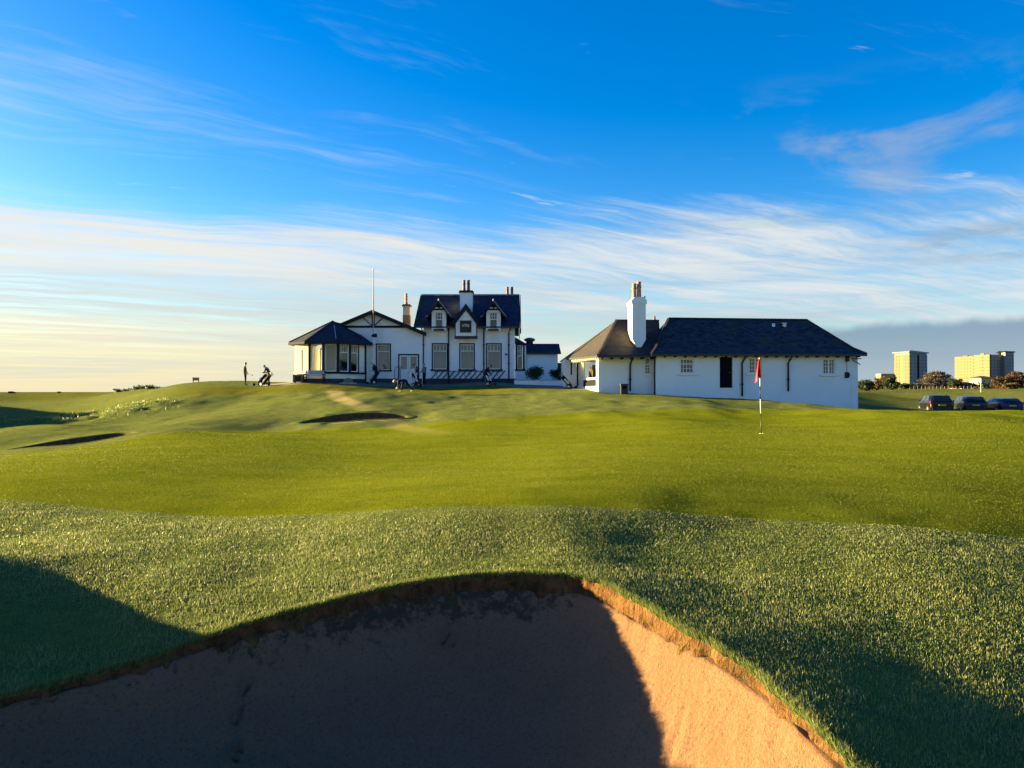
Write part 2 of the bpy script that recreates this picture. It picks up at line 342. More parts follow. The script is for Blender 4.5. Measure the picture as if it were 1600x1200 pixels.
# two small bunkers further up the course: centre, half axes, heading
def ell(p0, p1, b):
    p0 = np.array(p0[:2]); p1 = np.array(p1[:2]); c = (p0 + p1) / 2; d = p1 - p0; L = np.hypot(*d)
    return dict(c=c, a=L/2, b=b, ang=math.atan2(d[1], d[0]))
POTS = [dict(ell(P(26,697,22.6), P(200,679,26.2), 1.35), depth=.62), dict(ell(P(470,658,32.0), P(636,651.5,34.0), 1.15), depth=.55)]
def pot_r(p, x, y):
    dx = x - p['c'][0]; dy = y - p['c'][1]; c, s = math.cos(p['ang']), math.sin(p['ang'])
    return np.hypot((dx*c + dy*s) / p['a'], (-dx*s + dy*c) / p['b'])
def pot_cut(p, r):   # steep turf wall, then a bowl of sand
    w = sst(r, 1.0, .84)
    return -p['depth'] * (.72 * w + .28 * np.clip(1 - r*r, 0, 1))
def height(x, y, cut=True, detail=True):
    x = np.atleast_1d(np.asarray(x, float)); y = np.atleast_1d(np.asarray(y, float)); out = np.empty(len(x))
    for a in range(0, len(x), 40000):
        X, Y = x[a:a+40000], y[a:a+40000]
        wx, wy = warp(X, Y)
        z = _k((wx[:, None] - cx)**2 + (wy[:, None] - cy)**2) @ TW[:n] + TW[n] + TW[n+1]*wx + TW[n+2]*wy
        r = np.hypot(X, Y)
        f = sst(r, 600, 1500); z = z * (1-f) + (-2.0) * f
        if detail:
            amp = sst(r, 7, 16)
            z = z + amp * (.21 * vnoise(X/4.5+.3*Y/9, Y/7.5, 1) + .055 * vnoise(X/1.9+.2*Y, Y/3.3, 2)) * (1 - .7*sst(r, 52, 60)*sst(-r, -75, -64))
            z = z + .012 * vnoise(X/.5, Y/.5, 3) * sst(-r, -14, -8) + .26*vnoise(X/5.5, Y/7, 14)*sst(r, 26, 32)*sst(-r, -57, -48)*sst(-X, -2, 7) + .05*vnoise(X/.8, Y/1.6, 7)*sst(r, 26, 32)*sst(-r, -60, -54)
            z = z + sst(r, 30, 60) * .20 * vnoise(X/9, Y/13, 4) * sst(np.abs(X + 12), 14, 30)
            hum = sst(np.hypot((X + 26 + .02*Y) / 9, (Y - 43) / 9), 1, .45)           # rough tussocky bank
            z = z + hum * (.42 * vnoise(X/1.1, Y/1.5, 5) + .26 * vnoise(X/.55, Y/.7, 6))
        if cut:
            for p in POTS: z = z + pot_cut(p, pot_r(p, X, Y)) * 1.0
        out[a:a+40000] = z
    return out
def gz(x, y, cut=True): return float(height([x], [y], cut)[0])

# edge of the mown green (signed distance, negative inside)
GREEN = [P(*c)[:2] for c in [(-120,772,9.8),(0,783,9.2),(100,789,8.9),(200,797,8.55),(330,806,8.2),(400,807.5,8.05),(500,801,7.95),(640,793,7.8),(750,788.5,7.7),(850,787,7.62),(1000,792,7.55),(1120,800,7.45),(1250,812,7.4),(1420,826,7.3),(1600,842,7.2),(1800,862,7.0),
   (2100,760,13),(2100,660,33),(1800,642,34.5),(1600,641,35),(1350,640,34.5),(1100,641,33),(950,644,32),(850,646,31.5),(740,652,30.5),(640,658,30),(560,663,29.6),(420,669,28.8),(330,672,27),(240,682,23.5),(120,697,20.6),(0,712,18.6),(-120,735,14)]]
def sdist(poly, x, y):
    x = np.asarray(x); y = np.asarray(y); best = np.full(len(x), 1e9); ins = np.zeros(len(x), bool); pts = np.array(poly)
    for p, q in zip(pts, np.roll(pts, -1, 0)):
        e = q - p; t = np.clip(((x-p[0])*e[0] + (y-p[1])*e[1]) / (e @ e), 0, 1)
        best = np.minimum(best, np.hypot(x - p[0] - t*e[0], y - p[1] - t*e[1]))
        c = ((p[1] > y) != (q[1] > y)); den = (q[1]-p[1]) if q[1] != p[1] else 1e-9
        ins ^= c & (x < (q[0]-p[0]) * (y-p[1]) / den + p[0])
    return np.where(ins, -best, best)
def smooth_closed(pts, it=2):
    pts = [np.array(p, float) for p in pts]
    for _ in range(it):
        o = []
        for p, q in zip(pts, pts[1:] + pts[:1]): o += [p*.75 + q*.25, p*.25 + q*.75]
        pts = o
    return pts
GREEN = [tuple(p) for p in smooth_closed(GREEN, 2)]

# rim of the near bunker as radius(theta); theta = 0 straight ahead, clockwise
rimp = np.array(RIM); dth = np.arctan2(rimp[:, 0]-BC[0], rimp[:, 1]-BC[1]); drr = np.hypot(rimp[:, 0]-BC[0], rimp[:, 1]-BC[1])
od = np.argsort(dth); dth, drr = dth[od], drr[od]
tt = np.concatenate([dth-2*np.pi, dth, dth+2*np.pi]); rr_ = np.concatenate([drr]*3)
_g = np.linspace(-np.pi*1.5, np.pi*1.5, 2161); _v = np.interp(_g, tt, rr_)
ker = np.exp(-.5*(np.arange(-24, 25)/9.)**2); ker /= ker.sum(); _vs = np.convolve(_v, ker, 'same')
def rim_r(th, rough=True):
    th = (np.asarray(th) + np.pi) % (2*np.pi) - np.pi
    r = np.interp(th, _g, _vs)
    if rough: r = r + .05*vnoise(th*9+50, th*0+.5, 11) + .035*vnoise(th*31+50, th*0+.5, 12)
    return r
def in_rim(x, y):
    return np.hypot(x-BC[0], y-BC[1]) < rim_r(np.arctan2(x-BC[0], y-BC[1]))

def grid_mesh(name, V, nr, nc, closed, mats, smooth=True):
    i = np.arange(nr-1)[:, None]; j = np.arange(nc if closed else nc-1)[None, :]
    j2 = (j+1) % nc
    F = np.stack([i*nc+j + 0*j2, i*nc+j2, (i+1)*nc+j2, (i+1)*nc+j + 0*j2], -1).reshape(-1, 4)
    return np_mesh(name, V, F, mats, smooth)
def np_mesh(name, V, F, mats, smooth=True):
    me = bpy.data.meshes.new(name); k = F.shape[1]
    me.vertices.add(len(V)); me.vertices.foreach_set('co', np.ascontiguousarray(V, np.float32).ravel())
    me.loops.add(F.size); me.loops.foreach_set('vertex_index', np.ascontiguousarray(F, np.int32).ravel())
    me.polygons.add(len(F)); me.polygons.foreach_set('loop_start', np.arange(0, F.size, k, dtype=np.int32))
    me.polygons.foreach_set('use_smooth', np.full(len(F), smooth))
    for m in mats: me.materials.append(m)
    me.update(calc_edges=True); return me
def attr(me, name, v):
    a = me.attributes.new(name, 'FLOAT', 'POINT'); a.data.foreach_set('value', np.ascontiguousarray(v, np.float32))

def ground_mat(turf_only=False):
    m = bpy.data.materials.new('turf'); m.use_nodes = True; g = G(m.node_tree); b = m.node_tree.nodes['Principled BSDF']
    pos = g.n('ShaderNodeNewGeometry').outputs['Position']
    n1 = g.noise(pos, .35, 5, .6); n2 = g.noise(pos, 2.3, 5, .65); n3 = g.noise(pos, 38., 4, .7); n4 = g.noise(pos, 140., 2, .6); n5 = g.noise(pos, 11., 3, .6); n6 = g.noise(g.vmul(pos, (1, 1.6, 1)), 1.1, 5, .65)
    px, py, pz = g.sep(pos)
    swirl = g.noise(g.xyz(g.m('MULTIPLY', px, .12), g.m('MULTIPLY', py, .5)), 1.6, 5, .6)
    grn = g.mix(g.lin(n1, .3, .7), (.108, .142, .010), (.140, .172, .014))
    grn = g.mix(g.m('MULTIPLY', g.ss(swirl, .42, .66), .55), grn, (.078, .104, .004))
    grn = g.mix(g.m('MULTIPLY', g.ss(n3, .35, .75), .6), grn, (.19, .185, .012))
    grn = g.mix(g.m('MULTIPLY', g.ss(n5, .48, .72), .45), grn, (.070, .094, .005))
    grn = g.mix(g.m('MULTIPLY', g.ss(n5, .50, .25), .40), grn, (.17, .175, .012))
    grn = g.mix(g.m('MULTIPLY', g.ss(n6, .44, .68), .45), grn, (.070, .100, .005))
    rgh = g.mix(g.lin(n1, .3, .7), (.120, .150, .028), (.168, .188, .046))
    rgh = g.mix(g.m('MULTIPLY', g.ss(n2, .40, .68), .6), rgh, (.055, .080, .028))
    rgh = g.mix(g.m('MULTIPLY', g.ss(n3, .40, .72), .6), rgh, (.17, .175, .085))
    rgh = g.mix(g.m('MULTIPLY', g.ss(n5, .45, .70), .35), rgh, (.050, .075, .028))
    rgh = g.mix(g.m('MULTIPLY', g.ss(n6, .44, .68), .4), rgh, (.075, .110, .050))
    at = g.n('ShaderNodeAttribute', attribute_name='sdg').outputs['Fac']
    s = g.m('ADD', at, g.m('MULTIPLY', g.m('SUBTRACT', n3, .5), .10))
    fg = g.ss(s, .05, -.05)
    c = g.mix(fg, rgh, grn)
    tr = g.n('ShaderNodeAttribute', attribute_name='sun_streak').outputs['Fac']  # sunlit streak, mixed in below as a pale straw tint
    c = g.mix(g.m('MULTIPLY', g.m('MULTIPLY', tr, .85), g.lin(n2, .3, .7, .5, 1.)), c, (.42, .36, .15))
    fw = g.n('ShaderNodeAttribute', attribute_name='fairway').outputs['Fac']
    c = g.mix(g.m('MULTIPLY', fw, .85), c, g.mix(g.lin(swirl, .35, .65), (.105, .115, .012), (.135, .130, .018)))
    g.put(b.inputs['Base Color'], c); b.inputs['Roughness'].default_value = .9; b.inputs['Specular IOR Level'].default_value = 0
    bp = g.n('ShaderNodeBump'); bp.inputs['Strength'].default_value = 1.0; bp.inputs['Distance'].default_value = .035
    g.put(bp.inputs['Height'], g.m('ADD', g.m('MULTIPLY', n3, g.lin(fg, 0, 1, 1.0, .75)), g.m('MULTIPLY', n4, .35)))
    g.put(b.inputs['Normal'], bp.outputs[0])
    return m
TURF = ground_mat()
def sun_streak_mask(x, y):     # streak of sunlight painted into the turf colour, running up to the clubhouse
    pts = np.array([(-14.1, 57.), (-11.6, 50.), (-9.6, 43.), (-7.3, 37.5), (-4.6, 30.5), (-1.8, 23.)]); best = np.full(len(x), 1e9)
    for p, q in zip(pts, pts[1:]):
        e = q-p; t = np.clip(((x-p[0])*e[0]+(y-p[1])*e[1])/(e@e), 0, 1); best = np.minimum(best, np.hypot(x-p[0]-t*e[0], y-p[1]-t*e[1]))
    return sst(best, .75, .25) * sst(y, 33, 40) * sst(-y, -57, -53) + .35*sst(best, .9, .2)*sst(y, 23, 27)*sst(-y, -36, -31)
def set_ground_attrs(me, x, y):
    attr(me, 'sdg', np.clip(sdist(GREEN, x, y), -5, 5))
    attr(me, 'sun_streak', sun_streak_mask(x, y))
    band = sst(np.abs(y - 53.5 - .03*x + 1.2*vnoise(x/5, y*0, 8)), 4.2, 3.2) * sst(x, -26, -21) * sst(-x, -4, 2)
    far = sst(y, 60, 75) * .7 * sst(vnoise(x/40, y/60, 9), -.2, .15)
    attr(me, 'fairway', np.clip(band + far, 0, 1))

# ground sheet: rings round the near bunker, growing outwards
def ring_offsets(step):
    o = [0.]
    while o[-1] < 70: o.append(o[-1] + max(.028, step * o[-1]))
    while o[-1] < 5200: o.append(o[-1] * 1.06)
    return np.array(o)
th = np.concatenate([np.arange(-46, 50, .125), np.arange(50, 314, .6)]) * np.pi / 180
off = ring_offsets(.0135)
rad = rim_r(th)[None, :] + off[:, None]
gx = BC[0] + np.sin(th)[None, :] * rad; gy = BC[1] + np.cos(th)[None, :] * rad
X, Y = gx.ravel(), gy.ravel(); Zg = height(X, Y)
for p in POTS:
    Zg = Zg - .35 * sst(pot_r(p, X, Y), 1.0, .93)
edge_lip = np.exp(-off / .05)[:, None] * np.ones_like(gx)
Zg = Zg - (edge_lip * .025).ravel()
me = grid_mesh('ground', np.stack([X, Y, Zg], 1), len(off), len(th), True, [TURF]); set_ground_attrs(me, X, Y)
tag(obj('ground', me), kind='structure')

# the near sand bunker: sand bowl and the ragged earth lip under the turf
def sand_mat():
    m = bpy.data.materials.new('sand'); m.use_nodes = True; g = G(m.node_tree); b = m.node_tree.nodes['Principled BSDF']
    pos = g.n('ShaderNodeNewGeometry').outputs['Position']
    n1 = g.noise(pos, 1.1, 5, .6); n2 = g.noise(pos, 26., 5, .7); n3 = g.noise(pos, 160., 3, .7)
    c = g.mix(g.lin(n1, .3, .7), (.205, .112, .064), (.255, .146, .086))
    c = g.mix(g.m('MULTIPLY', g.ss(n2, .55, .75), .4), c, (.13, .068, .036))
    c = g.mix(g.m('MULTIPLY', g.ss(n3, .5, .70), .6), c, (.33, .20, .115))
    c = g.mix(g.m('MULTIPLY', g.ss(g.noise(pos, 55., 3, .7), .52, .66), .55), c, (.10, .055, .034))
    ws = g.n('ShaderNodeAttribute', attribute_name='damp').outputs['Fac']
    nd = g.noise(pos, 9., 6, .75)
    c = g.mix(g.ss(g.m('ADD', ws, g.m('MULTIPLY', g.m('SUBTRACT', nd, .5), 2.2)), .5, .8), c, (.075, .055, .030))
    g.put(b.inputs['Base Color'], c); b.inputs['Roughness'].default_value = .95; b.inputs['Specular IOR Level'].default_value = .1
    bp = g.n('ShaderNodeBump'); bp.inputs['Strength'].default_value = .9; bp.inputs['Distance'].default_value = .03
    g.put(bp.inputs['Height'], g.m('ADD', n2, g.m('MULTIPLY', n3, .55)))
    g.put(b.inputs['Normal'], bp.outputs[0]); return m
def soil_mat():
    m = bpy.data.materials.new('earth_face'); m.use_nodes = True; g = G(m.node_tree); b = m.node_tree.nodes['Principled BSDF']
    pos = g.n('ShaderNodeNewGeometry').outputs['Position']
    n1 = g.noise(pos, 7., 6, .7); n2 = g.noise(g.vmul(pos, (1, 1, .3)), 40., 4, .7)
    c = g.mix(g.lin(n1, .35, .65), (.05, .027, .012), (.19, .095, .038))
    c = g.mix(g.ss(n2, .5, .7), c, (.035, .026, .012))
    c = g.mix(g.m('MULTIPLY', g.ss(g.noise(pos, 12., 4, .6), .55, .7), .6), c, (.12, .12, .022))
    g.put(b.inputs['Base Color'], c); b.inputs['Roughness'].default_value = .95; b.inputs['Specular IOR Level'].default_value = .1
    bp = g.n('ShaderNodeBump'); bp.inputs['Strength'].default_value = 1.; bp.inputs['Distance'].default_value = .05
    g.put(bp.inputs['Height'], g.m('ADD', n1, n2)); g.put(b.inputs['Normal'], bp.outputs[0]); return m
SAND, SOIL = sand_mat(), soil_mat()
LIP = .085
def lip_h(t):  # height of the earth face round the rim
    return .060 + .050*sst(np.cos(t - .15), .2, .95) + .02*sst(np.cos(t - 1.0), .55, .95) + .03*vnoise(t*6+9, t*0, 21) + .03*vnoise(t*22+9, t*0, 22)
def lip_s(t): return .060 + .050*sst(np.cos(t - .15), .2, .95) + .02*sst(np.cos(t - 1.0), .55, .95)
def sand_z(x, y, zr, t, fr):
    fr = np.clip(np.hypot(x-BC[0], y-BC[1])/(rim_r(t, False)-.03), 0, 1.05)
    zr = zr*sst(fr,.15,.9) + (-1.52)*(1-sst(fr,.15,.9)); lh = lip_s(t)*sst(fr,.6,.97) + .11*(1-sst(fr,.6,.97))
    z = zr - lh - .56 * (1 - np.minimum(fr, 1)**4.2) - .10*(1-sst(fr, .0, .9))
    z = z + .016*vnoise(x/.7, y/.7, 31) + .008*vnoise(x/.22, y/.22, 32) + .007*vnoise(x/.07, y/.07, 33)
    # rake furrows at the foot and a few paw and foot marks
    q = x*.75 - y*.30 + .04*vnoise(x/.5, y/.5, 35)
    z = z + .004*np.sin(q*2*np.pi/.11)*sst(vnoise(x/.9, y/.6, 36), .02, .25)
    for (u, v) in ((1100,1090),(1020,1160),(930,1185),(1040,1120)):
        pass
    return z
sth = np.arange(0, 360, .5)*np.pi/180; nr = 150
fr = np.linspace(0, 1, nr)[:, None]*np.ones_like(sth)[None, :]
rb = rim_r(sth); sr = (rb + .07)[None, :]
T_ = np.broadcast_to(sth, fr.shape)
sx = BC[0]+np.sin(T_)*sr*fr; sy = BC[1]+np.cos(T_)*sr*fr
rx = BC[0]+np.sin(sth)*rb; ry = BC[1]+np.cos(sth)*rb; rs_ = rim_r(sth, False); rz = height(BC[0]+np.sin(sth)*rs_, BC[1]+np.cos(sth)*rs_)
sz = sand_z(sx.ravel(), sy.ravel(), np.broadcast_to(rz, fr.shape).ravel(), T_.ravel(), fr.ravel())
# prints: shallow pits pressed in the sand
for (u, v, s_, dp) in ((375,1115,.045,.03),(372,1170,.05,.035),(400,1070,.05,.03),(275,1045,.035,.025),(700,995,.05,.03),(585,1000,.05,.02),(560,1120,.09,.015),(760,1090,.1,.015),(900,1090,.12,.010)):
    d = 4.75 if v < 1010 else 4.1; pu = PX(u, d)
    # find where that sight line meets the bowl
    best = None
    for dd in np.linspace(3., 5.4, 90):
        x_, y_ = PX(u, dd), dd; k = np.argmin((sx.ravel()-x_)**2 + (sy.ravel()-y_)**2)
        e = abs(sz[k] - PZ(v, dd))
        if best is None or e < best[0]: best = (e, x_, y_)
    for j in range(4 if s_ < .08 else 1):
        ox, oy = (rng.normal(0, .03, 2) if s_ < .08 else (0, 0)); w_ = s_*.38 if s_ < .08 else s_
        r2 = (sx.ravel()-best[1]-ox)**2 + (sy.ravel()-best[2]-oy)**2
        sz = sz - dp*np.exp(-(r2/(w_*w_))**2) + dp*.35*np.exp(-((np.sqrt(r2)-w_*1.35)/(w_*.4))**2)
for (x0_, y0_, x1_, y1_, dp) in ((.78, 4.35, .25, 3.45, .014), (.92, 4.1, .45, 3.35, .012), (.60, 4.5, .05, 3.6, .010), (-1.7, 4.2, -1.25, 3.7, .012), (-.2, 4.9, .05, 4.2, .008), (.35, 4.4, .05, 4.0, .010)):
    a_, b_ = np.array([x0_, y0_]), np.array([x1_, y1_]); e_ = b_-a_; q_ = np.clip(((sx.ravel()-a_[0])*e_[0]+(sy.ravel()-a_[1])*e_[1])/(e_@e_), 0, 1)
    d_ = np.hypot(sx.ravel()-a_[0]-q_*e_[0]+.02*vnoise(sy.ravel()/.2, sx.ravel()/.2, 71), sy.ravel()-a_[1]-q_*e_[1])
    sz = sz - dp*np.exp(-(d_/.022)**2)*(.6+.8*vnoise(q_*9, q_*0, 72)) + dp*.5*np.exp(-((d_-.045)/.02)**2)
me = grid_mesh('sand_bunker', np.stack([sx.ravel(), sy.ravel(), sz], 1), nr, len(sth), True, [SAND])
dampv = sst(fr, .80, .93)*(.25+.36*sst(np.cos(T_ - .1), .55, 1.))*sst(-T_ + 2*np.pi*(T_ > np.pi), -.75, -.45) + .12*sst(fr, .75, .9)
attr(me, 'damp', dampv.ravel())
bunk = tag(obj('sand_bunker', me), kind='structure')
lth = np.arange(0, 360, .25)*np.pi/180; rb2 = rim_r(lth); nl = 14
sr2 = rb2 - .055 - .02*vnoise(lth*14+3, lth*0, 41)
ztop = height(BC[0]+np.sin(lth)*rb2, BC[1]+np.cos(lth)*rb2) - .02
zbot = ztop - lip_h(lth) - .10
f = np.linspace(0, 1, nl)[:, None]; TT = np.broadcast_to(lth, (nl, len(lth)))
und = .012*np.sin(f*np.pi)                                   # slight undercut below the turf
lr = rb2[None]*(1-f) + (sr2[None]-.02)*f + und + .03*np.sin(f*np.pi)*(vnoise(TT.ravel()*26, (f*5+0*TT).ravel(), 51)*2).reshape(TT.shape)
lz = ztop[None]*(1-f) + zbot[None]*f + .02*np.sin(f*np.pi)*(vnoise(TT.ravel()*40, (f*6+0*TT).ravel(), 52)).reshape(TT.shape)
me = grid_mesh('earth_lip', np.stack([(BC[0]+np.sin(TT)*lr).ravel(), (BC[1]+np.cos(TT)*lr).ravel(), lz.ravel()], 1), nl, len(lth), True, [SOIL])
obj('earth_lip', me, bunk)

# small far bunkers
for i, p in enumerate(POTS):
    a = np.arange(0, 360, 2.5)*np.pi/180; r = np.concatenate([np.linspace(0, .8, 12), np.linspace(.82, 1.0, 14), [1.05, 1.15, 1.28]])
    RR, AA = np.meshgrid(r, a, indexing='ij'); c, s = math.cos(p['ang']), math.sin(p['ang'])
    lx, ly = RR*np.cos(AA)*p['a'], RR*np.sin(AA)*p['b']
    x = p['c'][0] + (lx*c - ly*s).ravel(); y = p['c'][1] + (lx*s + ly*c).ravel()
    z = height(x, y) + .014*(RR.ravel() > 1.0) + np.where(RR.ravel() > 1.2, -.05, 0)
    me = grid_mesh('sand_bunker', np.stack([x, y, z], 1), len(r), len(a), True, [SAND, SOIL, TURF]); set_ground_attrs(me, x, y)
    attr(me, 'damp', np.zeros(len(x)))
    ri = np.repeat(np.arange(len(r)-1), len(a)); me.polygons.foreach_set('material_index', np.where(r[ri] < .82, 0, np.where(r[ri] < .985, 1, 2)).astype(np.int32)); me.update()
    tag(obj('sand_bunker', me), kind='structure')

# path in front of the clubhouse
def tarmac_mat():
    return pmat('tarmac', (.15, .135, .125), .9, .2, 1.5, .01, 60., .2, stain=(1.2, (.13, .11, .09), .5))
xs = np.linspace(-19.6, 6.2, 130); t = np.linspace(0, 1, 22)
yf = np.interp(xs, [-19.6,-18.6,-16,-12,-6,-2,.5,3,4.6,6.2], [60.2,58.6,56.8,57.2,58.7,58.2,56.4,53.2,50.8,49.2]) + .1*np.sin(xs*1.3)
yb = np.interp(xs, [-19.6,-18.6,-16,-11,4.2,4.6,5.2,6.2], [62.2,63.5,63.5,63.5,63.,59.,55.5,51.4])
XX = np.broadcast_to(xs, (22, 130)); YY = yf[None]*(1-t[:, None]) + yb[None]*t[:, None]
ZZ = height(XX.ravel(), YY.ravel()) + .05 - .09*np.repeat(1-sst(t, 0, .06), 130)
me = grid_mesh('path', np.stack([XX.ravel(), YY.ravel(), ZZ], 1), 22, 130, False, [tarmac_mat()])
tag(obj('path', me), kind='structure')

# ---- grass blades on the near banks
def grass_mat(name, c0, c1, pale, rough_):
    m = bpy.data.materials.new(name); m.use_nodes = True; nt = m.node_tree; g = G(nt); b = nt.nodes['Principled BSDF']
    a = g.n('ShaderNodeAttribute', attribute_name='tone').outputs['Fac']
    c = g.mix(g.lin(a, 0, .75), c0, c1); c = g.mix(g.ss(a, .72, 1.0), c, pale)
    g.put(b.inputs['Base Color'], c); b.inputs['Roughness'].default_value = rough_; b.inputs['Specular IOR Level'].default_value = .3
    tl = g.n('ShaderNodeBsdfTranslucent'); g.put(tl.inputs[0], c)
    mx = g.n('ShaderNodeMixShader'); mx.inputs[0].default_value = .3
    nt.links.new(b.outputs[0], mx.inputs[1]); nt.links.new(tl.outputs[0], mx.inputs[2]); nt.links.new(mx.outputs[0], nt.nodes['Material Output'].inputs[0])
    return m
GRASS = grass_mat('grass_blade', (.108, .165, .040), (.185, .222, .062), (.27, .29, .13), .5)
def blades(name, x, y, L, wid, tone, lean=.5, dirs=None, mat=GRASS, zoff=0.):
    k = len(x); z = height(x, y) + zoff
    a = rng.uniform(0, 2*np.pi, k); tilt = np.abs(rng.normal(0, lean, k))
    dx, dy = np.cos(a)*np.sin(tilt), np.sin(a)*np.sin(tilt)
    if dirs is not None: dx, dy = dx + dirs[0], dy + dirs[1]
    dz = np.cos(np.clip(tilt, 0, 1.3)); nrm = np.sqrt(dx*dx+dy*dy+dz*dz)
    b = rng.uniform(0, np.pi, k); wx, wy = np.cos(b)*wid/2, np.sin(b)*wid/2
    V = np.empty((k, 3, 3)); V[:, 0] = np.stack([x-wx, y-wy, z-.004], 1); V[:, 1] = np.stack([x+wx, y+wy, z-.004], 1)
    V[:, 2] = np.stack([x+dx/nrm*L, y+dy/nrm*L, z+dz/nrm*L], 1)
    me = np_mesh(name, V.reshape(-1, 3), np.arange(3*k).reshape(k, 3), [mat], False); attr(me, 'tone', np.repeat(tone, 3))
    return me
def scatter(nn, x0, x1, y0, y1):
    return rng.uniform(x0, x1, nn), rng.uniform(y0, y1, nn)
bx, by = [], []
for (x0, x1, y0, y1, dens) in ((-3.9, 4.2, 2.2, 5.0, 9000), (-5.2, 5.2, 5.0, 7.0, 8000), (-6.8, 6.2, 7.0, 9.8, 4800)):
    nn = int((x1-x0)*(y1-y0)*dens); x, y = scatter(nn, x0, x1, y0, y1)
    ok = (~in_rim(x, y)) & (np.abs(x) < .76*y + .55) & (sdist(GREEN, x, y) > -.01)
    bx.append(x[ok]); by.append(y[ok])
bx = np.concatenate(bx); by = np.concatenate(by); dist = np.hypot(bx, by)
patch = .9*vnoise(bx/.35, by/.35, 61) + .6*vnoise(bx/.11, by/.11, 62) + .8*vnoise(bx/1.3, by/1.3, 63)
tone = np.clip(rng.uniform(0, .95, len(bx)) + patch*.45 + .06, 0, 1)
L = rng.uniform(.011, .026, len(bx))*(1+.5*patch)*np.clip(.35+.65*sdist(GREEN, bx, by)/.6, .35, 1); wid = .0026 + .0006*dist
tag(obj('grass', blades('grass', bx, by, L, wid, tone, .62)), kind='stuff', label='short dewy grass on the banks round the near sand bunker')
# close-cropped tufts that give the mown green and the middle ground their nap
GREENBLADE = grass_mat('green_blade', (.085, .120, .008), (.140, .172, .014), (.21, .22, .03), .6)
gxs, gys = [], []
for (y0, y1, dens) in ((7.2, 10, 1500), (10, 14, 900), (14, 19, 420), (19, 26, 180)):
    w_ = .74*y1+.6; nn = int(2*w_*(y1-y0)*dens); x, y = scatter(nn, -w_, w_, y0, y1); ok = (np.abs(x) < .74*y+.6); x, y = x[ok], y[ok]; ok = sdist(GREEN, x, y) < -.02; gxs.append(x[ok]); gys.append(y[ok])
gxs = np.concatenate(gxs); gys = np.concatenate(gys); dg_ = np.hypot(gxs, gys); pt_ = vnoise(gxs/.5, gys/.5, 64) + .7*vnoise(gxs/1.7, gys/2.6, 65)
tag(obj('green_grass', blades('green_grass', gxs, gys, (.0025+.0004*dg_)*rng.uniform(.6, 1.2, len(gxs)), .004+.0007*dg_, np.clip(rng.uniform(.0, .62, len(gxs))+.2*pt_, 0, .7), .75, mat=GREENBLADE)), kind='stuff', label='close mown grass of the putting green')
# longer grass hanging over the lip
tl = rng.uniform(-np.pi, np.pi, 26000); keep = np.cos(tl - .35) > -.35; tl = tl[keep]
ro = rim_r(tl) + rng.uniform(-.005, .06, len(tl)); lx = BC[0]+np.sin(tl)*ro; ly = BC[1]+np.cos(tl)*ro
inw = (-np.sin(tl)*.55, -np.cos(tl)*.55)
me = blades('lip_grass', lx, ly, rng.uniform(.02, .062, len(tl)), .0055, np.clip(rng.uniform(.1, 1, len(tl)), 0, 1), .5, inw, zoff=-.018)
tag(obj('lip_grass', me), kind='stuff', label='longer grass hanging over the earth lip of the near bunker')
# tussocks on the rough bank further up on the sun side
x, y = scatter(26000, -36, -17, 32, 52); hum = sst(np.hypot((x+26+.02*y)/9, (y-43)/9), 1, .5)
ok = rng.uniform(0, 1, len(x)) < hum*sst(vnoise(x/1.1, y/1.5, 5), -.15, .25); x, y = x[ok], y[ok]
me = blades('rough_grass', x, y, rng.uniform(.06, .17, len(x)), .03, rng.uniform(0, .45, len(x)), .6)
tag(obj('rough_grass', me), kind='stuff', label='tussocks of rough grass on the bank beyond the far bunker')
# ------------------------------------------------------------------ buildings
def wall_cells(mb, s0, s1, z0, z1, th, ops, t0=0.):
    """front wall from s0..s1, z0..z1, thickness th (inwards), rectangular openings ops=(a,b,c,d)"""
    S_ = sorted({s0, s1, *[o[0] for o in ops], *[o[1] for o in ops]})
    S_ = [s for s in S_ if s0 <= s <= s1]
    for a, b in zip(S_, S_[1:]):
        mid = (a+b)/2; cuts = sorted([(o[2], o[3]) for o in ops if o[0] < mid < o[1]]); z = z0
        for c, d in cuts:
            if c > z + 1e-6: mb.box(a, b, t0, t0+th, z, c)
            z = max(z, d)
        if z1 > z + 1e-6: mb.box(a, b, t0, t0+th, z, z1)
def ring(mb, a, b, c, d, w, t0, t1, sides='lrtb'):
    """rectangular frame; inside edge a..b, c..d, width w outwards"""
    if 't' in sides: mb.box(a-w, b+w, t0, t1, d, d+w)
    if 'b' in sides: mb.box(a-w, b+w, t0, t1, c-w, c)
    if 'l' in sides: mb.box(a-w, a, t0, t1, c, d)
    if 'r' in sides: mb.box(b, b+w, t0, t1, c, d)
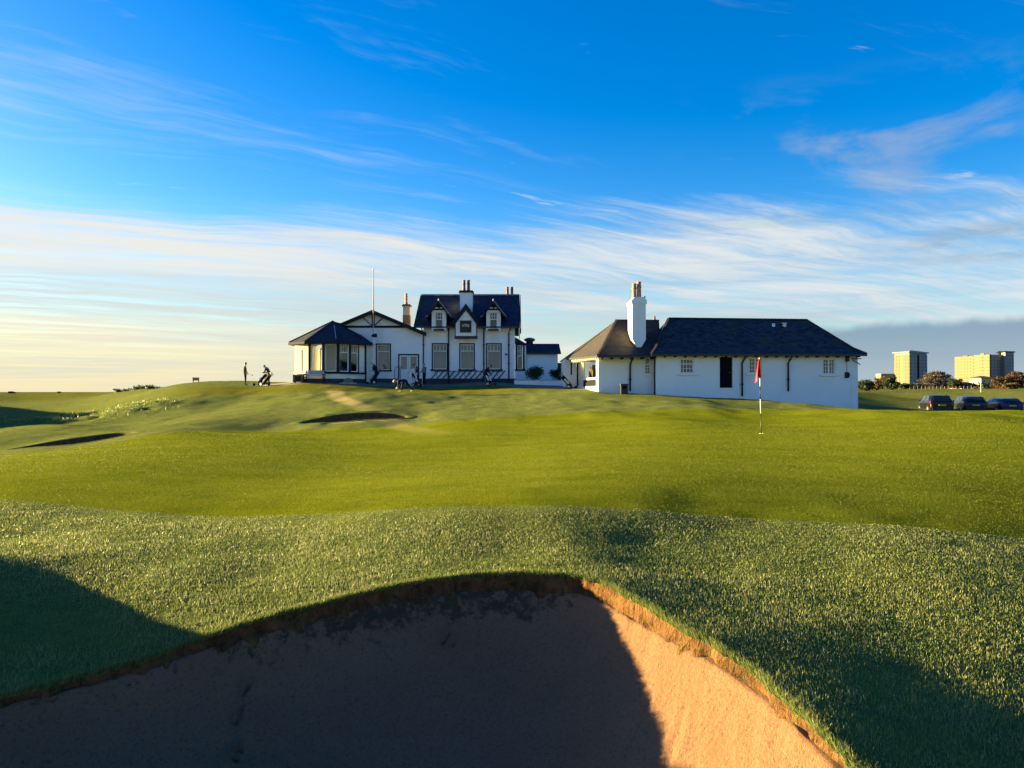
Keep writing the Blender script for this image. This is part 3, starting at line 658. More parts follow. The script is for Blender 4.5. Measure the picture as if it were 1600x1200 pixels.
def window(parent, T, a, b, c, d, trim=None, tw=.11, sash='paint', top=.28, ncol=0, nrow=1, low=(0, 0), mull=False, blind=None, sill='dark', depth=.12, glass='glass', sashw=.055, label=None):
    """a window in an opening: surround, sash, glazing bars, pane, blind, sill"""
    mb = MB(T); ring(mb, a, b, c, d, tw if trim else .05, -.03, .015, 'lrt' if sill else 'lrtb')
    w = mb.build('window', M[trim or 'paint'], parent)
    if label: w['label'] = label
    def sub(n, mb, m): o = obj(n, mb.mesh(n, M[m], parent.location), w); return o
    f = MB(T); ring(f, a+sashw, b-sashw, c+sashw, d-sashw, sashw, .04, depth)
    zt = d - (d-c)*top if top else None
    if zt: f.box(a+sashw, b-sashw, .05, depth-.01, zt-.03, zt+.03)
    if mull: f.box((a+b)/2-.045, (a+b)/2+.045, .045, depth-.005, c+sashw, (zt-.03) if zt else d-sashw)
    sub('sash', f, sash)
    if ncol or nrow > 1 or low != (0, 0):
        g_ = MB(T)
        if zt and ncol:
            for k in range(1, ncol): q = a + (b-a)*k/ncol; g_.box(q-.016, q+.016, .06, .09, zt+.03, d-sashw)
            for k in range(1, nrow): q = zt + (d-zt)*k/nrow; g_.box(a+sashw, b-sashw, .063, .087, q-.014, q+.014)
        zz = zt if zt else d
        for k in range(1, low[0]): q = a + (b-a)*k/low[0]; g_.box(q-.016, q+.016, .06, .09, c+sashw, zz-.03)
        for k in range(1, low[1]): q = c + (zz-c)*k/low[1]; g_.box(a+sashw, b-sashw, .063, .087, q-.014, q+.014)
        if g_.f: sub('glazing_bars', g_, sash)
    p = MB(T); p.box(a+sashw-.01, b-sashw+.01, .094, .100, c+sashw-.01, d-sashw+.01); sub('pane', p, glass)
    if blind:
        q = MB(T); q.box(a+.02, b-.02, depth+.06, depth+.075, c+.01, d-.01); sub('blind', q, blind)
    if sill:
        q = MB(T); q.box(a-tw-.08, b+tw+.08, -.10, .03, c-.13, c); sub('sill', q, sill)
    return w
def pipe(parent, T, s, z0, z1, off=.0, name='downpipe', swan=0.):
    mb = MB(T); r = .055
    pts = [(s, -.09, z0), (s, -.09, z1-.5)]
    if swan: pts += [(s+swan*.4, -.09, z1-.32), (s+swan, -.22, z1-.10), (s+swan, -.28, z1)]
    else: pts += [(s, -.09, z1)]
    mb.tube(pts, r, 8)
    z = z0 + .7
    while z < z1-.6: mb.box(s-.09, s+.09, -.12, -.005, z, z+.06); z += 1.5
    return mb.build(name, M['gutter'], parent)
def chimney_pot(parent, x, y, z0, h, r=.13, mat='clay', label=None):
    mb = MB(); k = h
    mb.lathe([(r*1.15, z0-.05), (r*1.1, z0+.1*k), (r*.95, z0+.14*k), (r*.86, z0+.62*k), (r*1.05, z0+.65*k), (r*1.05, z0+.71*k), (r*.86, z0+.73*k), (r*.84, z0+.93*k), (r*1.0, z0+.95*k), (r*1.0, z0+k), (r*.7, z0+k), (r*.65, z0+k*.85)], 14, (x, y))
    return mb
def roof_faces(name, polys, thick, mats, parent, ridge=None, cur=None):
    mb = MB()
    for p in polys:
        n = Vector((0, 0, 0)); pv = [Vector(q) for q in p]
        for i in range(1, len(pv)-1): n += (pv[i]-pv[0]).cross(pv[i+1]-pv[0])
        n.normalize()
        if n.z < 0: n = -n; p = p[::-1]
        mb.slab(p, -n*thick)
    return mb.build(name, mats, parent)

# ---- clubhouse ---------------------------------------------------
Y0 = 62.; CB = gz(-4, 62)
club = thing('clubhouse', 'large white two storey clubhouse with slate roof, dormers and glazed corner lounge', 'clubhouse', (-6.5, 62, CB))
F = frame((0, Y0, 0), (1, 0, 0), (0, 1, 0))
pz = lambda v, d=Y0: PZ(v, d); pxx = lambda u, d=Y0: PX(u, d)
zb = CB - 1.0; zpl = pz(591.5)
# main block
mx0, mx1, zeave, zridge, Yr = pxx(661)+.02, pxx(804.5), pz(510), 8.33, 66.2
gw = [(pxx(676.5), pxx(698), pz(577), pz(538)), (pxx(719.5), pxx(740), pz(577), pz(538)), (pxx(761.5), pxx(782), pz(577), pz(538))]
mb = MB(F)
wall_cells(mb, mx0, mx1, zb, zeave+.1, .35, gw)
# dormer faces stand in the wall plane: narrow wall up to the dormer window, with the window opening
dw = [(pxx(681), pxx(692.5), pz(515), pz(489)), (pxx(765.5), pxx(777), pz(515), pz(489))]
mb.box(mx0, mx0+.3, .35, 8.4, zb, zeave); mb.box(mx1-.3, mx1, .35, 8.4, zb, zeave); mb.box(mx0+.3, mx1-.3, 8.1, 8.4, zb, zeave)
mb.slab([(mx0, .2, zeave), (mx0, 8.2, zeave), (mx0, 4.2, zridge-.25)], (.3, 0, 0)); mb.slab([(mx1-.3, .2, zeave), (mx1-.3, 8.2, zeave), (mx1-.3, 4.2, zridge-.25)], (.3, 0, 0))
mb.build('wall', M['white'], club)
mb = MB(F); mb.box(mx0-.04, mx1+.04, -.045, .0, zb, zpl); mb.build('plinth', M['plinth'], club)
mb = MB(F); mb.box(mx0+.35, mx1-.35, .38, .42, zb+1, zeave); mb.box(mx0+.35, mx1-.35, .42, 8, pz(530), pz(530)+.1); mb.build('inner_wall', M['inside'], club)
for (a, b, c, d) in gw: window(club, F, a, b, c, d, 'dark', .10, top=.27, ncol=4, blind='blind')
# main roof, front slope cut clear of nothing: dormers sit on it
e0 = pxx(648, 61.6); e1 = pxx(812.5, 61.6)
polys = [[(e0, 61.55, zeave-.06), (e1, 61.55, zeave-.06), (e1, Yr, zridge), (e0, Yr, zridge)], [(e1, 70.8, zeave-.06), (e0, 70.8, zeave-.06), (e0, Yr+.002, zridge), (e1, Yr+.002, zridge)]]
roof = roof_faces('roof', polys, .12, M['slate'], club)
mb = MB(); mb.bar((e0, Yr, zridge+.03), (e1, Yr, zridge+.03), .26, .1); obj('ridge_tiles', mb.mesh('ridge_tiles', M['lead'], club.location), roof)
mb = MB()
for e in (e0-.03, e1+.03):
    sgn = 1 if e > -3 else -1
    mb.slab([(e, 61.45, zeave-.40), (e, 61.45, zeave-.05), (e, Yr, zridge+.02), (e, Yr, zridge-.34)], (.06*sgn, 0, 0)); mb.slab([(e, 70.9, zeave-.40), (e, 70.9, zeave-.05), (e, Yr+.002, zridge+.02), (e, Yr+.002, zridge-.34)], (.06*sgn, 0, 0))
    mb.bar((e, 61.5, zeave-.2), (e, 61.5, zeave-.62), .12, .16) if sgn > 0 else None
obj('bargeboard', mb.mesh('bargeboard', M['dark'], club.location), roof)
mb = MB(); mb.bar((e0+.05, 61.47, zeave-.10), (e1-.05, 61.47, zeave-.10), .13, .12); mb.build('gutter', M['gutter'], club)
for u, sw in ((661.5, -.12), (701, 0), (756, .0), (795, .12)): pipe(club, F, pxx(u), zb+.4, zeave-.1, swan=sw)
# dormers with steep pitched roofs
FD = frame((0, Y0-.52, 0), (1, 0, 0), (0, 1, 0))
F_ = F; F = FD
for (a, b, c, d) in dw:
    xm = (a+b)/2; apex = pz(472); hw = .98; er = pz(491)
    mb = MB(F); wall_cells(mb, a-.28, b+.28, c-.12, d+.16, .14, [(a, b, c, d)], -.05); mb.box(a-.28, a-.14, .09, 2.6, c+.6, d+.16); mb.box(b+.14, b+.28, .09, 2.6, c+.6, d+.16)
    dm = mb.build('dormer', M['paint'], club)
    def ds(n, mb, m, dm=dm): return obj(n, mb.mesh(n, M[m], club.location), dm)
    mb = MB(F); mb.slab([(a-.34, -.02, d+.12), (b+.34, -.02, d+.12), (xm, -.02, apex-.12)], (0, .1, 0)); ds('gable_board', mb, 'dark')
    mb = MB(F); mb.slab([(xm-.34, -.035, d+.30), (xm-.06, -.035, d+.30), (xm-.06, -.035, apex-.50), (xm-.24, -.035, d+.42)], (0, .012, 0)); mb.slab([(xm+.06, -.035, d+.30), (xm+.34, -.035, d+.30), (xm+.24, -.035, d+.42), (xm+.06, -.035, apex-.50)], (0, .012, 0)); ds('gable_panel', mb, 'paint')
    mb = MB(F)
    for sg in (-1, 1): mb.slab([(xm, -.28, apex), (xm+sg*hw, -.28, er-.30), (xm+sg*hw, 3.0, er-.30), (xm, 4.0, apex)], (0, 0, -.10))
    ds('dormer_roof', mb, 'slate')
    mb = MB(F)
    for sg in (-1, 1): mb.slab([(xm, -.33, apex+.03), (xm+sg*(hw+.02), -.33, er-.30), (xm+sg*(hw+.02), -.33, er-.48), (xm, -.33, apex-.2)], (0, .05, 0))
    ds('bargeboard', mb, 'dark')
    mb = MB(F); mb.bar((xm, -.34, apex+.05), (xm+hw+.05, -.34, er-.27), .05, .05); mb.bar((xm-hw-.05, -.34, er-.27), (xm-hw+.14, -.34, er-.20), .05); mb.tube([(xm, -.3, apex+.02), (xm, -.3, apex+.2)], [.07, .02], 6); ds('flashing', mb, 'lead')
    window(club, F, a, b, c, d, None, .06, top=.42, ncol=3, nrow=2, blind=None, depth=.1)
# central wallhead gable with its emblem panel, under the front chimney
gx0, gx1, zg0, gap = pxx(713), pxx(744.5), pz(526), pz(477.5); gxm = (gx0+gx1)/2
mb = MB(F); mb.slab([(gx0, -.16, zg0), (gx1, -.16, zg0), (gx1, -.16, pz(504)), (gxm, -.16, gap-.12), (gx0, -.16, pz(504))], (0, .155, 0)); mb.box(gx0+.02, gx1-.02, -.004, .52, zg0, zeave+.2); mb.box(gx0+.1, gx1-.1, -.004, 1.2, zeave+.2, pz(504)); mb.slab([(gx0+.1, 0, pz(504)), (gx1-.1, 0, pz(504)), (gxm, 0, gap-.3)], (0, 2.8, 0))
wg = mb.build('wallhead_gable', M['white'], club)
def gs(n, mb, m): return obj(n, mb.mesh(n, M[m], club.location), wg)
mb = MB(F); mb.box(gx0-.09, gx1+.09, -.24, .51, zg0-.16, zg0); mb.box(gx0-.07, gx0, -.19, 0, zg0, pz(505)); mb.box(gx1, gx1+.07, -.19, 0, zg0, pz(505)); gs('corbel', mb, 'plinth')
mb = MB(F)
for sg in (-1, 1): mb.slab([(gxm, -.32, gap+.02), (gxm+sg*1.02, -.32, pz(506.5)), (gxm+sg*1.02, -.32, pz(506.5)-.30), (gxm, -.32, gap-.42)], (0, .10, 0))
gs('bargeboard', mb, 'dark')
mb = MB(F)
for sg in (-1, 1): mb.slab([(gxm, -.34, gap+.10), (gxm+sg*1.12, -.34, pz(507)), (gxm+sg*1.12, 1.2, pz(507)), (gxm, 3.2, gap+.10)], (0, 0, -.08))
gs('gable_roof', mb, 'slate')
mb = MB(F); a, b, c, d = pxx(719.6), pxx(737.2), pz(520.5), pz(502); ring(mb, a+.07, b-.07, c+.07, d-.07, .07, -.26, -.16); gs('panel_frame', mb, 'plinth')
mb = MB(F); mb.box(a+.07, b-.07, -.215, -.165, c+.07, d-.07); gs('panel', mb, 'black')
# emblem: a pale garter ring broken at the foot, with leaf sprays and a bar, as far as the picture shows
M['gilt'] = pmat('pale_gilt', (.62, .60, .45), .5, .3, 12.)
mb = MB(F); cxm, czm = (a+b)/2, (c+d)/2 + .02
pts = [(cxm + .19*math.cos(R(q)), -.235, czm + .13*math.sin(R(q)) + .02) for q in range(-35, 216, 18)]
mb.tube(pts, .034, 6); mb.box(cxm-.12, cxm+.13, -.245, -.218, czm-.01, czm+.035); mb.box(cxm-.04, cxm+.05, -.245, -.218, czm+.07, czm+.12)
for sg in (-1, 1):
    for q in range(5):
        w_ = .05; ax_, az_ = cxm+sg*(.22+.015*math.sin(q)), czm-.07+q*.045
        mb.slab([(ax_, -.24, az_), (ax_+sg*.07, -.24, az_+.03), (ax_+sg*.02, -.24, az_+.05)], (0, .02, 0))
gs('emblem', mb, 'gilt'); F = F_
# chimneys
def stack(parent, x0, x1, y0, y1, z0, z1, mat, pots, capmat='dark', cap=.09, coph=.16, base=None):
    mb = MB(); mb.box(x0, x1, y0, y1, z0, z1)
    ch = mb.build('chimney', M[mat], parent)
    mb = MB(); mb.box(x0-cap, x1+cap, y0-cap, y1+cap, z1-.02, z1+coph*.55); mb.box(x0-cap*.3, x1+cap*.3, y0-cap*.3, y1+cap*.3, z1+coph*.55, z1+coph)
    obj('coping', mb.mesh('coping', M[capmat], parent.location), ch)
    if base:
        mb = MB(); mb.box(x0-.02, x1+.02, y0-.02, y1+.02, z0, base[0]); obj('chimney_base', mb.mesh('chimney_base', M[base[1]], parent.location), ch)
    for px_, h, m in pots:
        obj('chimney_pot', chimney_pot(None, px_, (y0+y1)/2, z1+coph, h).mesh('chimney_pot', M[m], parent.location), ch)
    return ch
M['pot2'] = pmat('sooty_pot', (.16, .075, .05), .75, .4, 9.)
stack(club, PX(718.5, 63.6), PX(738, 63.6), 63.6, 64.6, 5.5, PZ(456.5, 63.6), 'white', [(PX(725, 64.1), .92, 'pot2'), (PX(732, 64.1), .92, 'pot2')])
stack(club, PX(789, 69.6), PX(803.5, 69.6), 69.6, 70.3, 6, PZ(462.5, 69.6), 'white', [(PX(793, 70), .72, 'pot2'), (PX(800, 70), .72, 'pot2')])
stack(club, PX(629.5, 66), PX(640, 66), 66, 66.7, 3.5, PZ(478, 66), 'stone', [(PX(634.5, 66.3), .95, 'clay')], base=(PZ(492, 66), 'brick'), capmat='pot2')
# low gable wing to the sun side
wy = 61.9; FW = frame((0, wy, 0), (1, 0, 0), (0, 1, 0)); zx = lambda u: PX(u, wy); zz = lambda v: PZ(v, wy)
wx0, wx1 = zx(507.5), zx(660.5); wap = zz(487.5); wxm = zx(583); zte = zz(510.5); zle = zz(520)
wops = [(zx(589.5), zx(609), zz(578), zz(538.5)), (zx(624), zx(653), zz(592.5), zz(555)), (zx(531), zx(567), zz(580), zz(539))]
mb = MB(FW); wall_cells(mb, wx0, wx1, zb, zle, .3, wops); mb.slab([(wx0, 0, zle), (wx1, 0, zle), (wxm, 0, wap)], (0, .3, 0)); mb.box(wx0, wx0+.3, .3, 10, zb, zle); mb.box(wx1-.3, wx1-.02, .3, 10, zb, zle); mb.box(wx0+.3, wx1-.3, 9.7, 10, zb, zle)
mb.build('wall', M['white'], club)
mb = MB(FW); mb.box(zx(571), zx(623), -.04, 0, zb, zz(591.5)); mb.box(zx(654), wx1-.06, -.04, 0, zb, zz(591.5)); mb.build('plinth', M['plinth'], club)
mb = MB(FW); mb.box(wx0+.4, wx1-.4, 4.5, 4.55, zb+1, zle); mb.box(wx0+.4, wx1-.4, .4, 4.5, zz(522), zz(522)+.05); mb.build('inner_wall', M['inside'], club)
polys = []
for sg in (-1, 1):
    ex = wxm + sg*(wx1-wxm+.30)
    sl = (wap - zle)/(wx1-wxm); ez = zle - .30*sl
    polys.append([(wxm, wy-.45, wap+.14), (ex, wy-.45, ez+.14), (ex, wy+10.2, ez+.14), (wxm, wy+10.2, wap+.14)])
wroof = roof_faces('roof', polys, .12, M['slate'], club)
mb = MB(); sl = (wap-zle)/(wx1-wxm)
for sg in (-1, 1):
    ex = wxm + sg*(wx1-wxm+.32); ez = zle-.32*sl
    mb.slab([(wxm, wy-.50, wap+.12), (ex, wy-.50, ez+.12), (ex, wy-.50, ez-.18), (wxm, wy-.50, wap-.18)], (0, .06, 0))
obj('bargeboard', mb.mesh('bargeboard', M['dark'], club.location), wroof)
mb = MB(FW); t1 = -.06
mb.box(zx(525), zx(642), t1, 0, zte-.09, zte+.09); mb.box(wxm-.11, wxm+.11, t1-.004, 0, zte+.09, wap-.1); mb.bar((zx(581), -.035, zte+.1), (zx(566.5), -.035, zz(495.5)), .06, .17, (0, 1, 0)); mb.bar((zx(585), -.035, zte+.1), (zx(599.5), -.035, zz(495.5)), .06, .17, (0, 1, 0))
mb.build('tie_timbers', M['dark'], club)
a, b, c, d = wops[0]; window(club, FW, a, b, c, d, 'dark', .10, top=.27, blind='blind')
# half glazed double door
a, b, c, d = wops[1]; mb = MB(FW); ring(mb, a, b, c, d, .10, -.03, .02, 'lrt'); dr = mb.build('door', M['dark'], club)
mb = MB(FW); mid = (a+b)/2; hz = c + (d-c)*.42
for q0, q1 in ((a, mid-.015), (mid+.015, b)): ring(mb, q0+.12, q1-.12, c+.12, d-.12, .12, .04, .10); mb.box(q0+.12, q1-.12, .05, .09, c+.12, hz)
obj('door_leaf', mb.mesh('door_leaf', M['paint'], club.location), dr)
mb = MB(FW); mb.box(a+.12, mid-.14, .07, .076, hz, d-.12); mb.box(mid+.14, b-.12, .07, .076, hz, d-.12); obj('pane', mb.mesh('pane', M['glass'], club.location), dr)
mb = MB(FW); mb.box(a+.05, b-.05, .2, .22, c, d); obj('blind', mb.mesh('blind', M['blind'], club.location), dr)
# corner lounge: half octagon with glazed faces and low hipped roof
ze = 3.80; lz0 = .98; LP = [(-16.68, 58.98), (-15.42, 58.35), (-13.22, 58.35), (-11.5, 60.3)]
WT, WB = PZ(537.5, 58.4), PZ(580.5, 58.4)
def fr2(p, q): p = Vector((*p, 0)); q = Vector((*q, 0)); e = (q-p).normalized(); return frame(p, e, (-e.y, e.x, 0)), (q-p).length
lw = MB(); faces = []
for i, (p, q) in enumerate(zip(LP, LP[1:])):
    T, L_ = fr2(p, q); lw.T = T
    if i == 0: ops = [(L_*.46, L_*.56, WB, WT-.45)]
    elif i == 1: ops = [(.12, L_/2-.09, WB, WT), (L_/2+.09, L_-.12, WB, WT)]
    else: ops = [(.12, L_*.385, WB, WT), (L_*.455, L_*.72, WB, WT)]
    lw.cur = 0
    wall_cells(lw, 0.001, L_-.001, zb, ze-.05, .22, ops); faces.append((T, L_, ops))
lw.T = ID
bops = [(-16.75, -16.15, WB, WT), (-15.95, -15.2, WB, WT)]
lw.T = frame((0, 66.0, 0), (1, 0, 0), (0, 1, 0)); wall_cells(lw, -16.72, wx0, zb, ze-.05, .2, [(-16.45, -16.18, WB, WT), (-16.08, wx0-.06, WB, WT)]); lw.T = ID
lw.box(-16.72, -16.5, 59.1, 66, zb, ze-.05); lw.box(-11.62, -11.42, 60.42, 61.88, zb, ze-.05)
lw.build('lounge_wall', M['cream'], club)
mb = MB(frame((0, 66.0, 0), (1, 0, 0), (0, 1, 0)))
for q0, q1 in ((-16.45, -16.18), (-16.08, wx0-.06)): ring(mb, q0+.05, q1-.05, WB+.05, WT-.05, .05, .05, .12); mb.box(q0, q1, .06, .11, WT-.75, WT-.68); mb.box(q0, q1, .06, .11, WT-.42, WT-.36)
mb.build('back_window', M['paint'], club)
for i, (T, L_, ops) in enumerate(faces):
    for (a, b, c, d) in ops:
        if i == 0:
            mb = MB(T); mb.box(a, b, .06, .1, c, d); mb.build('slit_window', M['blind'], club)
        else:
            w = window(club, T, a, b, c, d, 'dark', .085, top=.30 if i == 2 else .0, ncol=4 if i == 2 else 0, sill=None, sashw=.06)
    mb = MB(T); mb.box(-.03, L_+.03, -.10, 0, WB-.17, WB-.03); mb.build('string_course', M['dark' if i else 'cream'], club)
    mb = MB(T); mb.box(-.02, L_+.02, -.05, 0, zb, PZ(591.8, 59)); mb.build('plinth', M['plinth'], club)
    if i: mb = MB(T); mb.box(-.05, .10, -.05, .0, WB-.03, ze-.06); mb.box(L_-.10, L_+.03, -.052, .0, WB-.03, ze-.06); mb.build('corner_post', M['dark'], club)
ap = Vector((-14.3, 61.2, 5.62)); LE = [(-17.25, 59.30), (-15.62, 57.88), (-13.02, 57.88), (-11.0, 60.25)]
E = [(x, y, ze) for x, y in LE]; bk = (-17.25, 66.4, ze); apb = (-14.3, 66.4, 5.62)
polys = [[E[0], E[1], tuple(ap)], [E[1], E[2], tuple(ap)], [E[2], E[3], tuple(ap)], [bk, E[0], tuple(ap), apb], [E[3], (-11.0, 63, ze), (-13.2, 63.6, 5.45), tuple(ap)]]
lroof = roof_faces('lounge_roof', polys, .07, M['slate'], club)
mb = MB()
for e in E: mb.bar((e[0], e[1], e[2]+.03), (ap.x, ap.y, ap.z+.03), .09, .06)
obj('hip_flashing', mb.mesh('hip_flashing', M['dark'], club.location), lroof)
mb = MB(); mb.bar((E[2][0]-.35, E[2][1]+.4, ze+.25), (ap.x+.3, ap.y-.75, ap.z-.36), .06, .05); obj('lead_roll', mb.mesh('lead_roll', M['lead'], club.location), lroof)
mb = MB()
for p, q in zip([bk]+E, E): mb.bar((p[0], p[1], ze-.10), (q[0], q[1], ze-.10), .10, .17)
obj('fascia', mb.mesh('fascia', M['dark'], club.location), lroof)
T, L_, _ = faces[2]; pipe(club, T, L_-.05, zb+.4, ze-.1)
# rear side bay and flat annex on the far side
ax0, ay = mx1+.02, 62.9; FA = frame((0, ay, 0), (1, 0, 0), (0, 1, 0)); q = lambda u: PX(u, ay); qz = lambda v: PZ(v, ay)
wo = [(q(808.5), q(817.3), qz(577), qz(539))]
mb = MB(FA); wall_cells(mb, ax0, q(822), zb, qz(535.5), .25, wo); mb.box(q(822)-.22, q(822), .25, 5, zb, qz(535.5)); mb.build('wall', M['white'], club)
mb = MB(FA); mb.box(ax0+.02, q(822)-.3, 1.2, 1.25, zb+1, qz(536)); mb.build('inner_wall', M['inside'], club)
window(club, FA, *wo[0], 'dark', .13, top=.45, ncol=2, nrow=2)
roof_faces('side_bay_roof', [[(ax0, ay-.25, qz(536)), (q(823.5), ay-.25, qz(538)), (q(823.5), ay+4, qz(538)), (ax0, ay+4, qz(525))], [(ax0, ay-.25, qz(536)), (q(823.5), ay-.25, qz(538)), (ax0, ay+.3, qz(526))]], .08, M['slate'], club)
ay2 = 64.; FB = frame((0, ay2, 0), (1, 0, 0), (0, 1, 0)); k = lambda u: PX(u, ay2); kz = lambda v: PZ(v, ay2)
mb = MB(FB); mb.box(k(822.5), k(871.5), 0, 5.5, zb, kz(551)); mb.build('annex_wall', M['white'], club)
roof_faces('annex_roof', [[(k(820), ay2-.25, kz(552)), (k(876.5), ay2-.25, kz(552)), (PX(873.5, ay2+1.2), ay2+1.2, PZ(537, ay2+1.2)), (PX(820, ay2+1.2), ay2+1.2, PZ(537, ay2+1.2))], [(k(820), ay2+1.2, PZ(537, ay2+1.2)), (PX(873.5, ay2+1.2), ay2+1.2, PZ(537, ay2+1.2)), (k(873.5), ay2+6, PZ(538.5, ay2+1.2)), (k(820), ay2+6, PZ(538.5, ay2+1.2))]], .1, M['slate'], club)
mb = MB(FB); mb.bar((k(821), -.22, kz(552.5)), (k(876), -.22, kz(552.5)), .1); mb.build('gutter', M['gutter'], club)
mb = MB(); mb.lathe([(.30, PZ(540, 66)), (.30, PZ(533.5, 66)), (.42, PZ(533, 66)), (.42, PZ(532, 66)), (.50, PZ(531.5, 66)), (.46, PZ(529.5, 66)), (.2, PZ(527.8, 66)), (0, PZ(527.3, 66))], 16, (PX(827.5, 66), 66)); mb.build('roof_ventilator', M['green_metal'], club)
mb = MB(FB); mb.box(k(871.6), k(879), 1.5, 3.5, zb, kz(568)); mb.box(k(871.4), k(879.3), 1.4, 3.6, kz(568), kz(566)); mb.build('store_wall', M['plinth'], club)
mb = MB(F); mb.lathe([(.0, pz(521.5)), (.11, pz(521)), (.13, pz(518.5)), (.08, pz(516.5)), (0, pz(516))], 10, (pxx(798.5), -.2)); mb.build('wall_lamp', M['paint'], club)
mb = MB(F); mb.box(pxx(789), pxx(792.5), -.10, 0, pz(555), pz(552.5)); mb.build('bell_box', M['black'], club)
mb = MB(F); mb.box(pxx(787), pxx(800), -.012, 0, pz(559), pz(550)); mb.build('wall_plaque', M['paint'], club)

# ---- low shop building -------------------------------------------
SB = gz(12, 47)
shop = thing('shop_building', 'long low white building with mossy slate hipped roof and tall white chimney', 'building', (12, 47, SB))
FS = frame((0, 47, 0), (1, 0, 0), (0, 1, 0)); s = lambda u: PX(u, 47); sz_ = lambda v: PZ(v, 47)
sx0, sx1 = s(1025.5), s(1340.5); se = 2.30; sb = -2.2
ops = [(s(1063), s(1083.5), sz_(583), sz_(560.5)), (s(1124.5), s(1144.5), sz_(606), sz_(558)), (s(1170.5), s(1190), sz_(583), sz_(559.5)), (s(1286), s(1304.5), sz_(584.5), sz_(561))]
mb = MB(FS); wall_cells(mb, sx0, sx1, sb, se+.05, .3, ops); mb.box(sx1-.3, sx1, .3, 6, sb, se+.05); mb.box(sx0, sx1-.3, 5.7, 6, sb, se+.05)
mb.build('wall', M['white'], shop)
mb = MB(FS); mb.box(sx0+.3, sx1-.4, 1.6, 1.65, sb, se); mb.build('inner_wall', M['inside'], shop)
for i, o in enumerate(ops):
    if i == 1:
        a, b, c, d = o; mb = MB(FS); ring(mb, a, b, c, d, .10, -.03, .04); dr = mb.build('door', M['paint'], shop)
        mb = MB(FS); mb.box(a, b, .12, .17, c, d)
        for q0, q1 in ((.06, .46), (.54, .94)):
            for r0, r1 in ((.05, .45), (.52, .94)): ring(mb, a+(b-a)*q0+.03, a+(b-a)*q1-.03, c+(d-c)*r0+.03, c+(d-c)*r1-.03, .03, .10, .125)
        obj('door_leaf', mb.mesh('door_leaf', M['door'], shop.location), dr)
        mb = MB(FS); mb.tube([(b-.1, .12, c+.95), (b-.1, .05, c+.95), (b-.2, .05, c+.95)], .014, 6); obj('handle', mb.mesh('handle', M['grey'], shop.location), dr)
    elif i == 0: window(shop, FS, *o, None, top=.36, ncol=4, nrow=1, low=(4, 2), sill='paint')
    else: window(shop, FS, *o, None, top=0, low=(4, 4), mull=True, sill='paint')
# left part, set back
LY = 47.75; FL = frame((0, LY, 0), (1, 0, 0), (0, 1, 0)); lx0, lx1 = PX(935.5, LY), sx0-.002
lo = [(PX(1008, LY), PX(1015.5, LY), PZ(584, LY), PZ(560, LY))]
mb = MB(FL); wall_cells(mb, lx0, lx1, sb, se-.02, .3, lo); mb.build('wall', M['white'], shop)
window(shop, FL, *lo[0], None, top=.38, low=(2, 3), sill='paint', blind='inside', sashw=.035)
# glazed shopfront on the splayed side, and the back bay
g0, g1 = (4.62, 55.0), (lx0-.02, LY+.01); TG, LG = fr2(g0, g1)
mb = MB(TG); wall_cells(mb, 0, LG, sb, se-.02, .12, [(.35, LG-.42, .40, se-.22)])
sf = mb.build('shopfront', M['paint'], shop)
def ssub(n, mb, m): return obj(n, mb.mesh(n, M[m], shop.location), sf)
mb = MB(TG); mb.box(LG-.42, LG-.05, -.02, 0, sb, se-.05); ssub('lit_pier', mb, 'cream')
mb = MB(TG)
for q_ in (.32, .9, 1.5, 2.0, 2.5, LG-.5): mb.box(q_, q_+.07, -.03, .1, .2, se-.2)
mb.box(2.5, LG-.42, -.05, .12, .78, .90); ssub('mullions', mb, 'paint')
mb = MB(TG); mb.box(.3, .42, -.04, .11, .2, se-.1); mb.box(1.55, 2.0, .05, .10, .25, 1.15); mb.box(2.55, LG-.5, -.01, .1, .35, .77); ssub('dark_panels', mb, 'door')
mb = MB(TG); mb.box(.4, LG-.45, .05, .056, .42, se-.24); ssub('pane', mb, 'glass')
mb = MB(TG); mb.box(.2, LG-.2, 1.5, 1.55, 0, se-.1); mb.box(.4, 1.4, .2, .22, .42, se-.3); ssub('display_back', mb, 'inside')
mb = MB(TG)
for q_, h in ((2.7, .5), (2.95, .8), (3.2, .65), (3.5, .9), (3.8, .55)): mb.box(q_, q_+.16, .35, .6, .9, .9+h)
ssub('shop_goods', mb, 'wood')
FK = frame((0, 55, 0), (1, 0, 0), (0, 1, 0)); bx0 = PX(882.5, 55)
bo = [(PX(891.5, 55), PX(894, 55), PZ(586, 55), PZ(566, 55))]
mb = MB(FK); wall_cells(mb, bx0, 4.6, sb, PZ(561, 55), .25, bo); mb.box(bx0, bx0+.25, .25, 4, sb, PZ(561, 55)); mb.build('wall', M['white'], shop)
mb = MB(FK); mb.box(bo[0][0], bo[0][1], .1, .14, bo[0][2], bo[0][3]); mb.build('slit_window', M['door'], shop)
mb = MB(FK); mb.box(bx0+.3, 4.6, 1, 1.05, sb, 2); mb.build('inner_wall', M['inside'], shop)
mb = MB(FK); mb.bar((PX(900.5, 54.8), -.12, .3), (PX(900.5, 54.8), -.12, 1.75), .3, .12); mb.build('notice_stand', M['paint'], shop)
# roofs
ey = 46.55; erz = se+.0; RL = (10.25, 50.3, 4.80); RR_ = (19.35, 50.3, 4.70)
eL, eR = s(1018)*ey/47, s(1354.5)*ey/47
C0, C1, C2, C3 = (eL, ey, erz), (eR, ey, erz), (eR, 54.2, erz), (eL, 54.2, erz)
